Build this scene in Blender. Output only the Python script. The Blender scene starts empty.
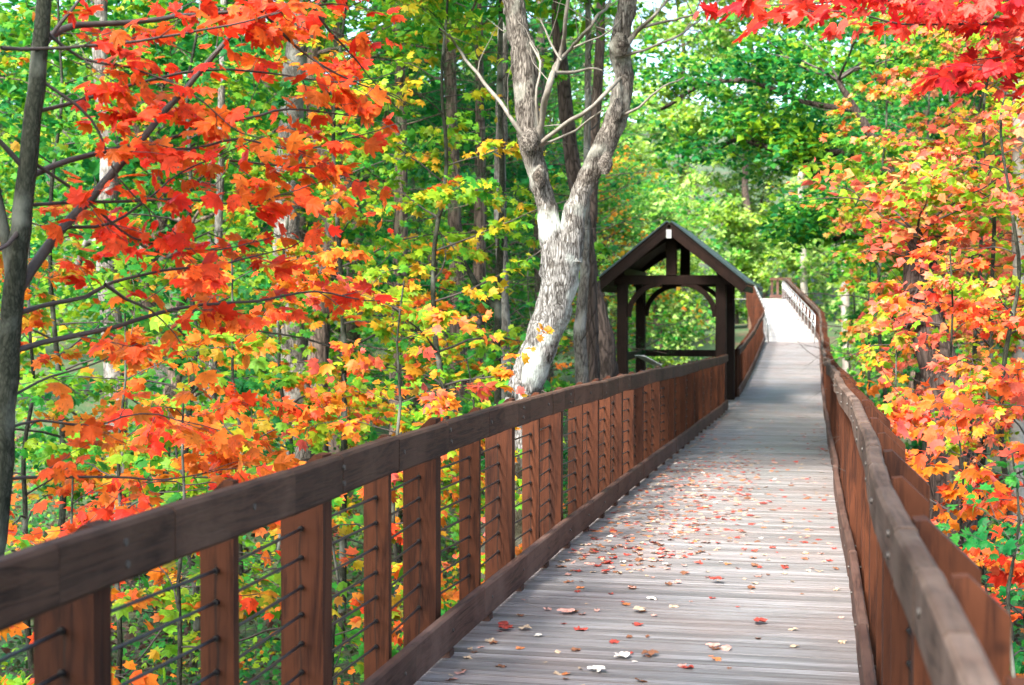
import bpy, math, random
import numpy as np
from mathutils import Vector, noise as mnoise

S = bpy.context.scene
COL = S.collection
PI = math.pi
R = math.radians

# ------------------------------------------------------------------ camera
CAM_H = 1.6
FPX = 1422.0
YAW, PITCH = R(11.95), R(1.47)
cd = bpy.data.cameras.new('camera')
cam = bpy.data.objects.new('camera', cd)
COL.objects.link(cam)
cam.location = (0, 0, CAM_H)
cam.rotation_euler = (PI / 2 - PITCH, 0, YAW)
cd.sensor_width = 36
cd.lens = 36 * FPX / 1024
cd.clip_start = 0.05
cd.clip_end = 1500
cd.dof.use_dof = True
cd.dof.focus_distance = 8.5
cd.dof.aperture_fstop = 4.0
S.camera = cam

# ------------------------------------------------------------------ light
SUN_EL, SUN_AZ = R(47), R(-157)          # azimuth from +Y towards +X
sd = Vector((math.sin(SUN_AZ) * math.cos(SUN_EL), math.cos(SUN_AZ) * math.cos(SUN_EL), math.sin(SUN_EL)))
W = bpy.data.worlds.new('World')
S.world = W
W.use_nodes = True
nt = W.node_tree
bg = nt.nodes['Background']
sky = nt.nodes.new('ShaderNodeTexSky')
sky.sky_type = 'NISHITA'
sky.sun_disc = False
sky.sun_elevation = SUN_EL
sky.sun_rotation = SUN_AZ
sky.air_density = 1.0
sky.dust_density = 3.0
sky.ozone_density = 1.0
nt.links.new(sky.outputs[0], bg.inputs[0])
bg.inputs[1].default_value = 0.15
ld = bpy.data.lights.new('sun', 'SUN')
ld.energy = 3.0
ld.angle = R(12)
ld.color = (1.0, 0.95, 0.86)
sun = bpy.data.objects.new('sun', ld)
COL.objects.link(sun)
sun.rotation_euler = (-sd).to_track_quat('-Z', 'Y').to_euler()

S.view_settings.view_transform = 'Standard'
S.view_settings.look = 'None'
S.view_settings.exposure = 2.5
S.view_settings.gamma = 1.0
cy = S.cycles
cy.use_denoising = True
cy.max_bounces = 7
cy.diffuse_bounces = 5
cy.glossy_bounces = 2
cy.transmission_bounces = 5
cy.caustics_reflective = False
cy.caustics_refractive = False
cy.sample_clamp_indirect = 8.0

# ------------------------------------------------------------------ helpers
_f = Vector((-math.sin(YAW), math.cos(YAW), 0))
_r = Vector((math.cos(YAW), math.sin(YAW), 0))
_fw = _f * math.cos(PITCH) + Vector((0, 0, -1)) * math.sin(PITCH)
_up = _f * math.sin(PITCH) + Vector((0, 0, 1)) * math.cos(PITCH)


def at(px, py, Y):
    """point at distance Y along the walk that is seen at this place of the photo"""
    d = _fw + _r * ((px - 512) / FPX) - _up * ((py - 342.5) / FPX)
    return np.array((Vector((0, 0, CAM_H)) + d * (Y / d.y))[:])


def smooth(a, b, x):
    t = min(1, max(0, (x - a) / (b - a)))
    return t * t * (3 - 2 * t)


_PZ = [(-20, 0), (0, 0), (7, 0), (10, -.04), (14, -.12), (20.6, -.28), (29, -.45), (34, -.42), (42, -.08), (49.5, .38), (75, 2.0), (100, 2.0)]


def lerp_table(T, x):
    for (a, b), (c, d) in zip(T, T[1:]):
        if x <= c:
            return b + (d - b) * (x - a) / (c - a)
    return T[-1][1]


def zdeck(y):
    return sum(lerp_table(_PZ, y + k) for k in (-2, -1, 0, 1, 2)) / 5 if y > 5 else 0.0


def xoff(y):
    return -1.6 * max(0, y - 49.5) / 25.5


XL, XR = -1.6, 0.2


def ground(x, y):
    z = -1.95 + 2.5 * smooth(36, 76, y) + max(0, y - 88) * .16
    if x < -7:
        z += .05 * (-7 - x)
    if x > 9:
        z += .04 * (x - 9)
    return z + .16 * mnoise.noise(Vector((x * .35, y * .35, 0))) + .3 * mnoise.noise(Vector((x * .08, y * .08, 3)))


def tag(o, label=None, cat=None, group=None, kind=None):
    if label:
        o['label'] = label
    if cat:
        o['category'] = cat
    if group:
        o['group'] = group
    if kind:
        o['kind'] = kind
    return o


def empty(name, loc, label, cat, group=None):
    o = bpy.data.objects.new(name, None)
    COL.objects.link(o)
    o.location = loc
    return tag(o, label, cat, group)


def link_mesh(name, me, mats, parent=None, world=True):
    """mesh given in world coordinates; kept in place under its parent"""
    o = bpy.data.objects.new(name, me)
    COL.objects.link(o)
    for m in (mats if isinstance(mats, (list, tuple)) else [mats]):
        me.materials.append(m)
    if parent is not None:
        o.parent = parent
        if world:
            o.location = tuple(-c for c in parent.location)
    return o


def raw_mesh(name, V, faces_flat, sizes, attrs=None, smooth_=False, matidx=None):
    V = np.asarray(V, dtype=np.float32)
    me = bpy.data.meshes.new(name)
    me.vertices.add(len(V))
    me.vertices.foreach_set('co', V.ravel())
    F = np.asarray(faces_flat, dtype=np.int32)
    sizes = np.asarray(sizes, dtype=np.int32)
    me.loops.add(len(F))
    me.loops.foreach_set('vertex_index', F)
    me.polygons.add(len(sizes))
    me.polygons.foreach_set('loop_start', np.concatenate(([0], np.cumsum(sizes)[:-1])).astype(np.int32))
    me.update(calc_edges=True)
    me.polygons.foreach_set('use_smooth', np.full(len(sizes), smooth_, dtype=bool))
    if matidx is not None:
        me.polygons.foreach_set('material_index', np.asarray(matidx, dtype=np.int32))
    for k, v in (attrs or {}).items():
        v = np.asarray(v, dtype=np.float32)
        if v.ndim == 2:
            a = me.attributes.new(k, 'FLOAT_COLOR', 'POINT')
            a.data.foreach_set('color', np.concatenate([v, np.ones((len(v), 1), np.float32)], 1).ravel())
        else:
            a = me.attributes.new(k, 'FLOAT', 'POINT')
            a.data.foreach_set('value', v)
    me.validate()
    return me


class MB:
    """collects boxes, prisms and tubes into one mesh"""

    def __init__(self):
        self.v, self.f, self.s, self.t, self.m = [], [], [], [], []

    def add(self, V, faces, tint=None, mi=0):
        b = len(self.v)
        self.v += [tuple(map(float, p)) for p in V]
        t = random.random() if tint is None else tint
        self.t += [t] * len(V)
        for f in faces:
            self.f += [b + i for i in f]
            self.s.append(len(f))
            self.m.append(mi)

    def box(self, x0, x1, y0, y1, z0, z1, **k):
        V = [(x, y, z) for x in (x0, x1) for y in (y0, y1) for z in (z0, z1)]
        self.add(V, [(0, 1, 3, 2), (4, 6, 7, 5), (0, 4, 5, 1), (2, 3, 7, 6), (0, 2, 6, 4), (1, 5, 7, 3)], **k)

    def beam(self, A, B, w, h, ch=.008, up=(0, 0, 1), **k):
        """timber from A to B, width w, height h, chamfered edges"""
        A, B = Vector(A), Vector(B)
        d = (B - A).normalized()
        s = d.cross(Vector(up)).normalized()
        u = s.cross(d)
        a, b = w / 2, h / 2
        prof = [(-a + ch, -b), (a - ch, -b), (a, -b + ch), (a, b - ch), (a - ch, b), (-a + ch, b), (-a, b - ch), (-a, -b + ch)]
        V = [P + s * p + u * q for P in (A, B) for p, q in prof]
        n = 8
        F = [tuple(range(n))[::-1], tuple(range(n, 2 * n))] + [(i, (i + 1) % n, n + (i + 1) % n, n + i) for i in range(n)]
        self.add(V, F, **k)

    def prism(self, prof, y0, y1, **k):
        n = len(prof)
        V = [(p, y0, q) for p, q in prof] + [(p, y1, q) for p, q in prof]
        F = [tuple(range(n)), tuple(range(n, 2 * n))[::-1]] + [(i, n + i, n + (i + 1) % n, (i + 1) % n) for i in range(n)]
        self.add(V, F, **k)

    def tube(self, pts, rad, n=6, cap=True, **k):
        V, F, _ = tube_arrays(pts, rad, n)
        F = [tuple(q) for q in F]
        if cap:
            F += [tuple(range(n))[::-1], tuple(range(len(V) - n, len(V)))]
        self.add(V, F, **k)

    def build(self, name, mats, parent=None, smooth_=False):
        me = raw_mesh(name, self.v, self.f, self.s, {'tint': self.t}, smooth_, self.m)
        return link_mesh(name, me, mats, parent)


def tube_arrays(pts, rad, n=6, lump=0, rng=None):
    P = np.asarray(pts, float)
    m = len(P)
    rad = np.full(m, rad) if np.isscalar(rad) else np.asarray(rad, float)
    T = np.gradient(P, axis=0)
    T /= np.linalg.norm(T, axis=1)[:, None] + 1e-9
    ref = np.array((0, 0, 1.)) if abs(T[0][2]) < .8 else np.array((1., 0, 0))
    A = np.cross(T, ref)
    A /= np.linalg.norm(A, axis=1)[:, None] + 1e-9
    B = np.cross(T, A)
    th = np.arange(n) * 2 * PI / n
    r = rad[:, None] * np.ones((1, n))
    if lump:
        rr = rng.normal(0, lump, (m, n))
        rr = (rr + np.roll(rr, 1, 1) + np.roll(rr, 1, 0)) / 2
        r = r * (1 + rr)
    V = P[:, None, :] + r[:, :, None] * (np.cos(th)[None, :, None] * A[:, None, :] + np.sin(th)[None, :, None] * B[:, None, :])
    V = V.reshape(-1, 3)
    i = np.arange(m - 1)[:, None] * n
    j = np.arange(n)[None, :]
    k = (j + 1) % n
    F = np.stack([i + j, i + k, i + n + k, i + n + j], -1).reshape(-1, 4)
    return V, F, m * n


def resample(pts, rad, step):
    """Catmull-Rom through the points, with radii"""
    P = np.asarray(pts, float)
    rad = np.asarray(rad, float)
    out, ro = [], []
    Q = np.vstack([2 * P[0] - P[1], P, 2 * P[-1] - P[-2]])
    for i in range(len(P) - 1):
        L = np.linalg.norm(P[i + 1] - P[i])
        k = max(1, int(L / step))
        for j in range(k):
            t = j / k
            a, b, c, d = Q[i:i + 4]
            out.append(.5 * (2 * b + (c - a) * t + (2 * a - 5 * b + 4 * c - d) * t * t + (3 * b - a - 3 * c + d) * t ** 3))
            ro.append(rad[i] + (rad[i + 1] - rad[i]) * t)
    out.append(P[-1])
    ro.append(rad[-1])
    return np.array(out), np.array(ro)


class Tubes:
    def __init__(self):
        self.V, self.F, self.n = [], [], 0

    def add(self, pts, rad, n=5, lump=0, rng=None):
        V, F, c = tube_arrays(pts, rad, n, lump, rng)
        self.V.append(V)
        self.F.append(F + self.n)
        self.n += c

    def build(self, name, mat, parent):
        if not self.V:
            return None
        V = np.concatenate(self.V)
        F = np.concatenate(self.F)
        me = raw_mesh(name, V, F.ravel(), np.full(len(F), 4), None, True)
        return link_mesh(name, me, mat, parent)


# ------------------------------------------------------------------ materials
def mat(name):
    m = bpy.data.materials.new(name)
    m.use_nodes = True
    t = m.node_tree
    return m, t, t.nodes['Principled BSDF'], t.nodes['Material Output']


def N(t, typ, **k):
    n = t.nodes.new(typ)
    for a, b in k.items():
        if a.startswith('i_'):
            n.inputs[a[2:]].default_value = b
        else:
            setattr(n, a, b)
    return n


def ramp(t, src, stops):
    r = t.nodes.new('ShaderNodeValToRGB')
    e = r.color_ramp.elements
    while len(e) < len(stops):
        e.new(.5)
    for el, (p, c) in zip(e, stops):
        el.position = p
        el.color = (*c, 1) if len(c) == 3 else c
    t.links.new(src, r.inputs[0])
    return r.outputs[0]


def mth(t, op, a, b=None, clamp=False):
    n = t.nodes.new('ShaderNodeMath')
    n.operation = op
    n.use_clamp = clamp
    for i, v in enumerate((a, b)):
        if v is None:
            continue
        if isinstance(v, (int, float)):
            n.inputs[i].default_value = v
        else:
            t.links.new(v, n.inputs[i])
    return n.outputs[0]


def mixc(t, fac, a, b, mode='MIX'):
    n = t.nodes.new('ShaderNodeMix')
    n.data_type = 'RGBA'
    n.blend_type = mode
    for i, v in ((0, fac), (6, a), (7, b)):
        if isinstance(v, (int, float)):
            n.inputs[i].default_value = v
        elif isinstance(v, tuple):
            n.inputs[i].default_value = (*v, 1)
        else:
            t.links.new(v, n.inputs[i])
    return n.outputs[2]


def wood(name, dark, light, axis, rough=.7, crack=None, per_object=False, grey=None, ring=9.0, spec=.16):
    m, t, p, out = mat(name)
    L = t.links.new
    tc = N(t, 'ShaderNodeTexCoord')
    if per_object:
        rnd = N(t, 'ShaderNodeObjectInfo').outputs['Random']
    else:
        rnd = N(t, 'ShaderNodeAttribute', attribute_name='tint').outputs['Fac']
    off = N(t, 'ShaderNodeCombineXYZ')
    for i in range(3):
        L(mth(t, 'MULTIPLY', rnd, 37.0 + i * 11), off.inputs[i])
    add = N(t, 'ShaderNodeVectorMath', operation='ADD')
    L(tc.outputs['Object'], add.inputs[0])
    L(off.outputs[0], add.inputs[1])
    mp = N(t, 'ShaderNodeMapping')
    sc = [11.0, 11.0, 11.0]
    sc['XYZ'.index(axis)] = 1.1
    mp.inputs['Scale'].default_value = sc
    L(add.outputs[0], mp.inputs[0])
    n1 = N(t, 'ShaderNodeTexNoise', i_Scale=1.0, i_Detail=6, i_Roughness=.6, i_Distortion=.6)
    L(mp.outputs[0], n1.inputs['Vector'])
    rings = mth(t, 'FRACT', mth(t, 'MULTIPLY', n1.outputs[0], ring))
    rings = mth(t, 'ABSOLUTE', mth(t, 'SUBTRACT', rings, .5))
    mp2 = N(t, 'ShaderNodeMapping')
    sc2 = [170.0] * 3
    sc2['XYZ'.index(axis)] = 5.0
    mp2.inputs['Scale'].default_value = sc2
    L(add.outputs[0], mp2.inputs[0])
    n2 = N(t, 'ShaderNodeTexNoise', i_Scale=1.0, i_Detail=3)
    L(mp2.outputs[0], n2.inputs['Vector'])
    grain = mth(t, 'ADD', mth(t, 'MULTIPLY', rings, .75), mth(t, 'MULTIPLY', n2.outputs[0], .62))
    c = ramp(t, grain, [(.22, dark), (.58, light)])
    n3 = N(t, 'ShaderNodeTexNoise', i_Scale=2.3, i_Detail=4, i_Roughness=.65)
    L(add.outputs[0], n3.inputs['Vector'])
    if grey:
        c = mixc(t, ramp(t, n3.outputs[0], [(.4, (0, 0, 0)), (.68, (1, 1, 1))]), c, grey)
    c = mixc(t, 1.0, c, ramp(t, n3.outputs[0], [(.25, (.62, .62, .62)), (.7, (1.15, 1.15, 1.15))]), 'MULTIPLY')
    c = mixc(t, 1.0, c, ramp(t, rnd, [(0, (.72, .7, .68)), (1, (1.2, 1.2, 1.2))]), 'MULTIPLY')
    if crack:
        sx = N(t, 'ShaderNodeSeparateXYZ')
        L(tc.outputs['Object'], sx.inputs[0])
        nz = N(t, 'ShaderNodeTexNoise', i_Scale=3.0, i_Detail=5)
        L(add.outputs[0], nz.inputs['Vector'])
        w = mth(t, 'MULTIPLY', mth(t, 'SUBTRACT', nz.outputs[0], .5), .05)
        dx = mth(t, 'ABSOLUTE', mth(t, 'ADD', mth(t, 'SUBTRACT', mth(t, 'ABSOLUTE', sx.outputs[0]), crack), w))
        band = ramp(t, mth(t, 'MULTIPLY', dx, 100), [(.18, (1, 1, 1)), (.55, (0, 0, 0))])
        band = mth(t, 'MULTIPLY', band, mth(t, 'LESS_THAN', sx.outputs[2], .84))
        band = mth(t, 'MULTIPLY', band, .7)
        c = mixc(t, band, c, (.012, .008, .006))
    # knots
    vo = N(t, 'ShaderNodeTexVoronoi', i_Scale=2.6)
    L(add.outputs[0], vo.inputs['Vector'])
    k = ramp(t, vo.outputs['Distance'], [(.02, (1, 1, 1)), (.055, (0, 0, 0))])
    c = mixc(t, mth(t, 'MULTIPLY', k, .7), c, tuple(x * .4 for x in dark))
    L(c, p.inputs['Base Color'])
    p.inputs['Roughness'].default_value = rough
    p.inputs['Specular IOR Level'].default_value = spec
    b = N(t, 'ShaderNodeBump', i_Strength=.5, i_Distance=.004)
    L(grain, b.inputs['Height'])
    L(b.outputs[0], p.inputs['Normal'])
    return m


def leaf_mat(name, trans=.5, rough=.5, dull=1.0, spec=.2):
    m, t, p, out = mat(name)
    L = t.links.new
    a = N(t, 'ShaderNodeAttribute', attribute_name='col').outputs['Color']
    tc = N(t, 'ShaderNodeTexCoord')
    nz = N(t, 'ShaderNodeTexNoise', i_Scale=26.0, i_Detail=3)
    L(tc.outputs['Object'], nz.inputs['Vector'])
    a = mixc(t, 1.0, a, ramp(t, nz.outputs[0], [(.3, (.74 * dull,) * 3), (.7, (1.12 * dull,) * 3)]), 'MULTIPLY')
    n2 = N(t, 'ShaderNodeTexNoise', i_Scale=75.0, i_Detail=2)                      # brown blotches and nibbled spots
    L(tc.outputs['Object'], n2.inputs['Vector'])
    a = mixc(t, ramp(t, n2.outputs[0], [(.64, (0, 0, 0)), (.70, (.75, .75, .75))]), a, (.10, .045, .018))
    L(a, p.inputs['Base Color'])
    p.inputs['Roughness'].default_value = rough
    p.inputs['Specular IOR Level'].default_value = spec
    tr = N(t, 'ShaderNodeBsdfTranslucent')
    L(a, tr.inputs[0])
    mx = N(t, 'ShaderNodeMixShader')
    mx.inputs[0].default_value = trans
    L(p.outputs[0], mx.inputs[1])
    L(tr.outputs[0], mx.inputs[2])
    L(mx.outputs[0], out.inputs[0])
    return m


def bark(name, dark, light, sx=14, sz=2.2, lichen=None, moss=None, rough=.85, bump=.02, moss_z=None, vw=1.7, upper=None):
    m, t, p, out = mat(name)
    L = t.links.new
    tc = N(t, 'ShaderNodeTexCoord')
    mp = N(t, 'ShaderNodeMapping')
    mp.inputs['Scale'].default_value = (sx, sx, sz)
    L(tc.outputs['Object'], mp.inputs[0])
    n1 = N(t, 'ShaderNodeTexNoise', i_Scale=1.0, i_Detail=8, i_Roughness=.62, i_Distortion=.5)
    L(mp.outputs[0], n1.inputs['Vector'])
    v = N(t, 'ShaderNodeTexVoronoi', i_Scale=1.25, feature='DISTANCE_TO_EDGE')
    ad = N(t, 'ShaderNodeVectorMath', operation='ADD')
    L(mp.outputs[0], ad.inputs[0])
    L(n1.outputs['Color'], ad.inputs[1])
    nd = N(t, 'ShaderNodeTexNoise', i_Scale=.28, i_Detail=3)
    L(mp.outputs[0], nd.inputs['Vector'])
    sc = N(t, 'ShaderNodeVectorMath', operation='SCALE')
    sc.inputs['Scale'].default_value = 5.0
    L(nd.outputs['Color'], sc.inputs[0])
    ad2 = N(t, 'ShaderNodeVectorMath', operation='ADD')
    L(ad.outputs[0], ad2.inputs[0])
    L(sc.outputs[0], ad2.inputs[1])
    L(ad2.outputs[0], v.inputs['Vector'])
    h = mth(t, 'ADD', mth(t, 'MULTIPLY', mth(t, 'MINIMUM', v.outputs['Distance'], .3), vw), mth(t, 'MULTIPLY', n1.outputs[0], .6))
    c = ramp(t, h, [(.28, dark), (.62, light)])
    n2 = N(t, 'ShaderNodeTexNoise', i_Scale=3.1, i_Detail=5)
    L(tc.outputs['Object'], n2.inputs['Vector'])
    if lichen:
        c = mixc(t, ramp(t, n2.outputs[0], [(.52, (0, 0, 0)), (.66, (.8, .8, .8))]), c, lichen)
    if moss:
        ss = N(t, 'ShaderNodeSeparateXYZ')
        L(tc.outputs['Object'], ss.inputs[0])
        n3 = N(t, 'ShaderNodeTexNoise', i_Scale=9.0, i_Detail=6)
        L(tc.outputs['Object'], n3.inputs['Vector'])
        f = mth(t, 'SUBTRACT', mth(t, 'ADD', moss_z, mth(t, 'MULTIPLY', n3.outputs[0], 1.0)), ss.outputs[2])
        c = mixc(t, ramp(t, f, [(.35, (0, 0, 0)), (.6, (.85, .85, .85))]), c, moss)
    if upper:                                   # the bark is browner above the fork, and blotched
        su = N(t, 'ShaderNodeSeparateXYZ')
        L(tc.outputs['Object'], su.inputs[0])
        n4 = N(t, 'ShaderNodeTexNoise', i_Scale=4.5, i_Detail=6, i_Roughness=.7)
        L(tc.outputs['Object'], n4.inputs['Vector'])
        f = mth(t, 'ADD', mth(t, 'SUBTRACT', su.outputs[2], 2.6), mth(t, 'MULTIPLY', n4.outputs[0], 1.2))
        c = mixc(t, ramp(t, f, [(.1, (0, 0, 0)), (.9, (1, 1, 1))]), c, mixc(t, 1.0, c, upper, 'MULTIPLY'))
        c = mixc(t, ramp(t, n4.outputs[0], [(.54, (0, 0, 0)), (.62, (.75, .75, .75))]), c, mixc(t, 1.0, c, (.38, .34, .3), 'MULTIPLY'))
    L(c, p.inputs['Base Color'])
    p.inputs['Roughness'].default_value = rough
    p.inputs['Specular IOR Level'].default_value = .15
    b = N(t, 'ShaderNodeBump', i_Strength=.9, i_Distance=bump)
    L(h, b.inputs['Height'])
    L(b.outputs[0], p.inputs['Normal'])
    return m


def plain(name, c, rough=.5, metal=0.0, var=.25, scale=20.0):
    m, t, p, out = mat(name)
    tc = N(t, 'ShaderNodeTexCoord')
    n = N(t, 'ShaderNodeTexNoise', i_Scale=scale, i_Detail=5)
    t.links.new(tc.outputs['Object'], n.inputs['Vector'])
    t.links.new(ramp(t, n.outputs[0], [(.3, tuple(x * (1 - var) for x in c)), (.7, tuple(x * (1 + var) for x in c))]), p.inputs['Base Color'])
    p.inputs['Roughness'].default_value = rough
    p.inputs['Metallic'].default_value = metal
    return m


M_RAIL = wood('rail_timber', (.012, .006, .004), (.066, .032, .020), 'Y', .7, grey=(.072, .039, .026), ring=7)
M_RAIL_GREY = wood('weathered_rail_timber', (.02, .012, .009), (.082, .05, .037), 'Y', .7, grey=(.105, .075, .06), ring=7)
M_KERB = wood('kerb_timber', (.025, .012, .009), (.09, .045, .033), 'Y', .7, grey=(.095, .056, .043), ring=6)
M_POSTW = wood('wide_post_timber', (.015, .004, .002), (.062, .0185, .0075), 'Z', .65, crack=.078, per_object=True, ring=4)
M_POSTN = wood('narrow_post_timber', (.016, .0045, .002), (.066, .020, .008), 'Z', .65, crack=.052, per_object=True, ring=4)
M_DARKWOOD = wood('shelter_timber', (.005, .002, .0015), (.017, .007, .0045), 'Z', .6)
M_FRAMEWOOD = wood('joist_timber', (.06, .035, .025), (.14, .09, .06), 'Y', .7)
M_LEAF = leaf_mat('leaf')
M_LEAF_DRY = leaf_mat('fallen_leaf', .12, .6, 1.0)
M_NEEDLE = leaf_mat('pine_needles', .25, .6)
M_CABLE = plain('cable_steel', (.012, .012, .013), .4, .3, .2, 60)
M_PIPE = plain('galvanised_pipe', (.5, .52, .53), .35, .8, .1, 30)
M_BOLT = plain('bolt_steel', (.05, .042, .036), .6, .1, .3, 90)
M_ROOF = plain('roof_metal', (.045, .075, .085), .35, .3, .2, 8)
M_PLATE = plain('sign_plate', (.45, .45, .45), .5, 0, .1)
M_PAPER = plain('board_white', (.6, .62, .65), .5, 0, .08)
M_BRANCH_PALE = plain('bare_branch_bark', (.145, .13, .11), .7, 0, .35, 14)
M_BARK_PALE = bark('pale_bark', (.03, .026, .022), (.33, .325, .315), 40, 6.0, lichen=(.50, .56, .53), moss=(.055, .05, .025), bump=.02, moss_z=.15, vw=.9, upper=(.66, .60, .55))
M_BARK_SMOOTH = bark('smooth_dark_bark', (.012, .014, .009), (.055, .058, .042), 55, 22, lichen=(.17, .18, .15), bump=.004, vw=.7)
M_BARK_GREY = bark('grey_bark', (.05, .045, .04), (.17, .155, .14), 22, 5.0, lichen=(.3, .3, .28))
M_BARK_BROWN = bark('brown_bark', (.03, .022, .018), (.15, .11, .09), 11, 1.8)
M_BARK_DARK = bark('dark_bark', (.018, .013, .011), (.07, .052, .045), 11, 2.5)
M_TWIG = plain('twig', (.035, .026, .022), .7, 0, .3, 40)
M_TWIG_PALE = plain('pale_twig', (.26, .235, .205), .7, 0, .2, 20)


def deck_material(pale=False):
    m, t, p, out = mat('glare_painted_ramp_boards' if pale else 'grooved_deck_boards')
    L = t.links.new
    tc = N(t, 'ShaderNodeTexCoord')
    rnd = N(t, 'ShaderNodeAttribute', attribute_name='tint').outputs['Fac']
    sx = N(t, 'ShaderNodeSeparateXYZ')
    L(tc.outputs['Object'], sx.inputs[0])
    # grooves every 1.75 cm along the board
    nz = N(t, 'ShaderNodeTexNoise', i_Scale=2.0, i_Detail=4)
    mpz = N(t, 'ShaderNodeMapping')
    mpz.inputs['Scale'].default_value = (.8, 9, 1)
    L(tc.outputs['Object'], mpz.inputs[0])
    L(mpz.outputs[0], nz.inputs['Vector'])
    yy = mth(t, 'ADD', sx.outputs[1], mth(t, 'MULTIPLY', nz.outputs[0], .004))
    g = mth(t, 'ABSOLUTE', mth(t, 'SUBTRACT', mth(t, 'FRACT', mth(t, 'MULTIPLY', yy, 1 / .0245)), .5))
    groove = ramp(t, g, [(.30, (1, 1, 1)), (.44, (0, 0, 0))])
    mp = N(t, 'ShaderNodeMapping')
    mp.inputs['Scale'].default_value = (1.6, 30, 30)
    ad = N(t, 'ShaderNodeVectorMath', operation='ADD')
    cb = N(t, 'ShaderNodeCombineXYZ')
    L(mth(t, 'MULTIPLY', rnd, 53), cb.inputs[0])
    L(tc.outputs['Object'], ad.inputs[0])
    L(cb.outputs[0], ad.inputs[1])
    L(ad.outputs[0], mp.inputs[0])
    n1 = N(t, 'ShaderNodeTexNoise', i_Scale=1.0, i_Detail=7, i_Roughness=.65)
    L(mp.outputs[0], n1.inputs['Vector'])
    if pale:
        c = ramp(t, n1.outputs[0], [(.3, (.36, .34, .32)), (.6, (.52, .50, .48))])  # sun glare on the ramp, painted in as a paler board colour
    else:
        c = ramp(t, n1.outputs[0], [(.3, (.095, .084, .080)), (.5, (.182, .170, .167)), (.72, (.30, .295, .298))])
    n2 = N(t, 'ShaderNodeTexNoise', i_Scale=1.3, i_Detail=5)
    L(tc.outputs['Object'], n2.inputs['Vector'])
    c = mixc(t, ramp(t, n2.outputs[0], [(.42, (0, 0, 0)), (.66, (.35, .35, .35))]), c, (.2, .14, .12))
    c = mixc(t, 1.0, c, ramp(t, rnd, [(0, (.70, .69, .68)), (1, (1.2, 1.2, 1.22))]), 'MULTIPLY')
    c = mixc(t, mth(t, 'MULTIPLY', mth(t, 'SUBTRACT', 1, groove), .6), c, (.035, .028, .026))
    L(c, p.inputs['Base Color'])
    L(ramp(t, n2.outputs[0], [(.3, (.42,) * 3), (.7, (.62,) * 3)]), p.inputs['Roughness'])
    p.inputs['Specular IOR Level'].default_value = .4
    b = N(t, 'ShaderNodeBump', i_Strength=.8, i_Distance=.003)
    L(mth(t, 'ADD', groove, mth(t, 'MULTIPLY', n1.outputs[0], .4)), b.inputs['Height'])
    L(b.outputs[0], p.inputs['Normal'])
    return m


M_DECK = deck_material()
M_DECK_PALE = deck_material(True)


def ground_material():
    m, t, p, out = mat('forest_floor')
    L = t.links.new
    tc = N(t, 'ShaderNodeTexCoord')
    v = N(t, 'ShaderNodeTexVoronoi', i_Scale=11.0)
    L(tc.outputs['Object'], v.inputs['Vector'])
    n = N(t, 'ShaderNodeTexNoise', i_Scale=.5, i_Detail=8, i_Roughness=.7)
    L(tc.outputs['Object'], n.inputs['Vector'])
    s = N(t, 'ShaderNodeSeparateColor')
    L(v.outputs['Color'], s.inputs[0])
    c = ramp(t, s.outputs[0], [(0, (.025, .018, .012)), (.4, (.07, .042, .025)), (.7, (.14, .07, .035)), (1, (.04, .06, .015))])
    c = mixc(t, ramp(t, n.outputs[0], [(.36, (0, 0, 0)), (.52, (1, 1, 1))]), c, (.022, .055, .012))
    L(c, p.inputs['Base Color'])
    p.inputs['Roughness'].default_value = .9
    b = N(t, 'ShaderNodeBump', i_Strength=1, i_Distance=.03)
    L(v.outputs['Distance'], b.inputs['Height'])
    L(b.outputs[0], p.inputs['Normal'])
    return m


# ------------------------------------------------------------------ ground
def build_ground():
    xs = np.concatenate([np.linspace(-250, -42, 14), np.linspace(-40, 20, 100), np.linspace(22, 200, 12)])
    ys = np.concatenate([np.linspace(-120, -12, 8), np.linspace(-10, 120, 170), np.linspace(130, 420, 14)])
    V = [(x, y, ground(x, y)) for y in ys for x in xs]
    nx = len(xs)
    F = []
    for j in range(len(ys) - 1):
        for i in range(nx - 1):
            a = j * nx + i
            F += [a, a + 1, a + nx + 1, a + nx]
    me = raw_mesh('ground', V, F, [4] * (len(F) // 4), None, True)
    o = link_mesh('ground', me, ground_material())
    tag(o, 'brown and green forest floor below the boardwalk', 'ground', kind='structure')


build_ground()

# ------------------------------------------------------------------ boardwalk deck
random.seed(3)
deck = MB()
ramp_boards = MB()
y = -2.0
while y < 75.6:
    w = .0775
    x0, x1 = XL - .07 + xoff(y), XR + .07 + xoff(y)
    za, zb = zdeck(y), zdeck(y + w)
    dz = random.uniform(-.002, .002)
    jl, jr = random.uniform(-.01, .01), random.uniform(-.01, .01)
    g = random.choice((.005, .006, .008, .011))
    V = [(x, yy, z) for x in (x0 + jl, x1 + jr) for yy, zz in ((y, za), (y + w - g, zb)) for z in (zz - .035 + dz, zz + dz)]
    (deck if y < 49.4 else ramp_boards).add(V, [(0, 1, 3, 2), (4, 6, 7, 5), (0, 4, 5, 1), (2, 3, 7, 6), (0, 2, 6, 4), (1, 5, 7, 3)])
    y += w
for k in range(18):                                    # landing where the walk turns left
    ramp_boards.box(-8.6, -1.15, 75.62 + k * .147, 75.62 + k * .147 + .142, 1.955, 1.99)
for k in range(23):                                    # shelter floor
    deck.box(-4.1, -1.68, 28.3 + k * .147, 28.3 + k * .147 + .142, -.50, -.463)
tag(deck.build('boardwalk_deck', M_DECK), 'grey grooved boardwalk planks running to the ramp', 'boardwalk', kind='structure')

tag(ramp_boards.build('ramp_deck', M_DECK_PALE), 'boards of the ramp rising at the far end, sun glare painted in as pale colour', 'ramp', kind='structure')

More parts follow.
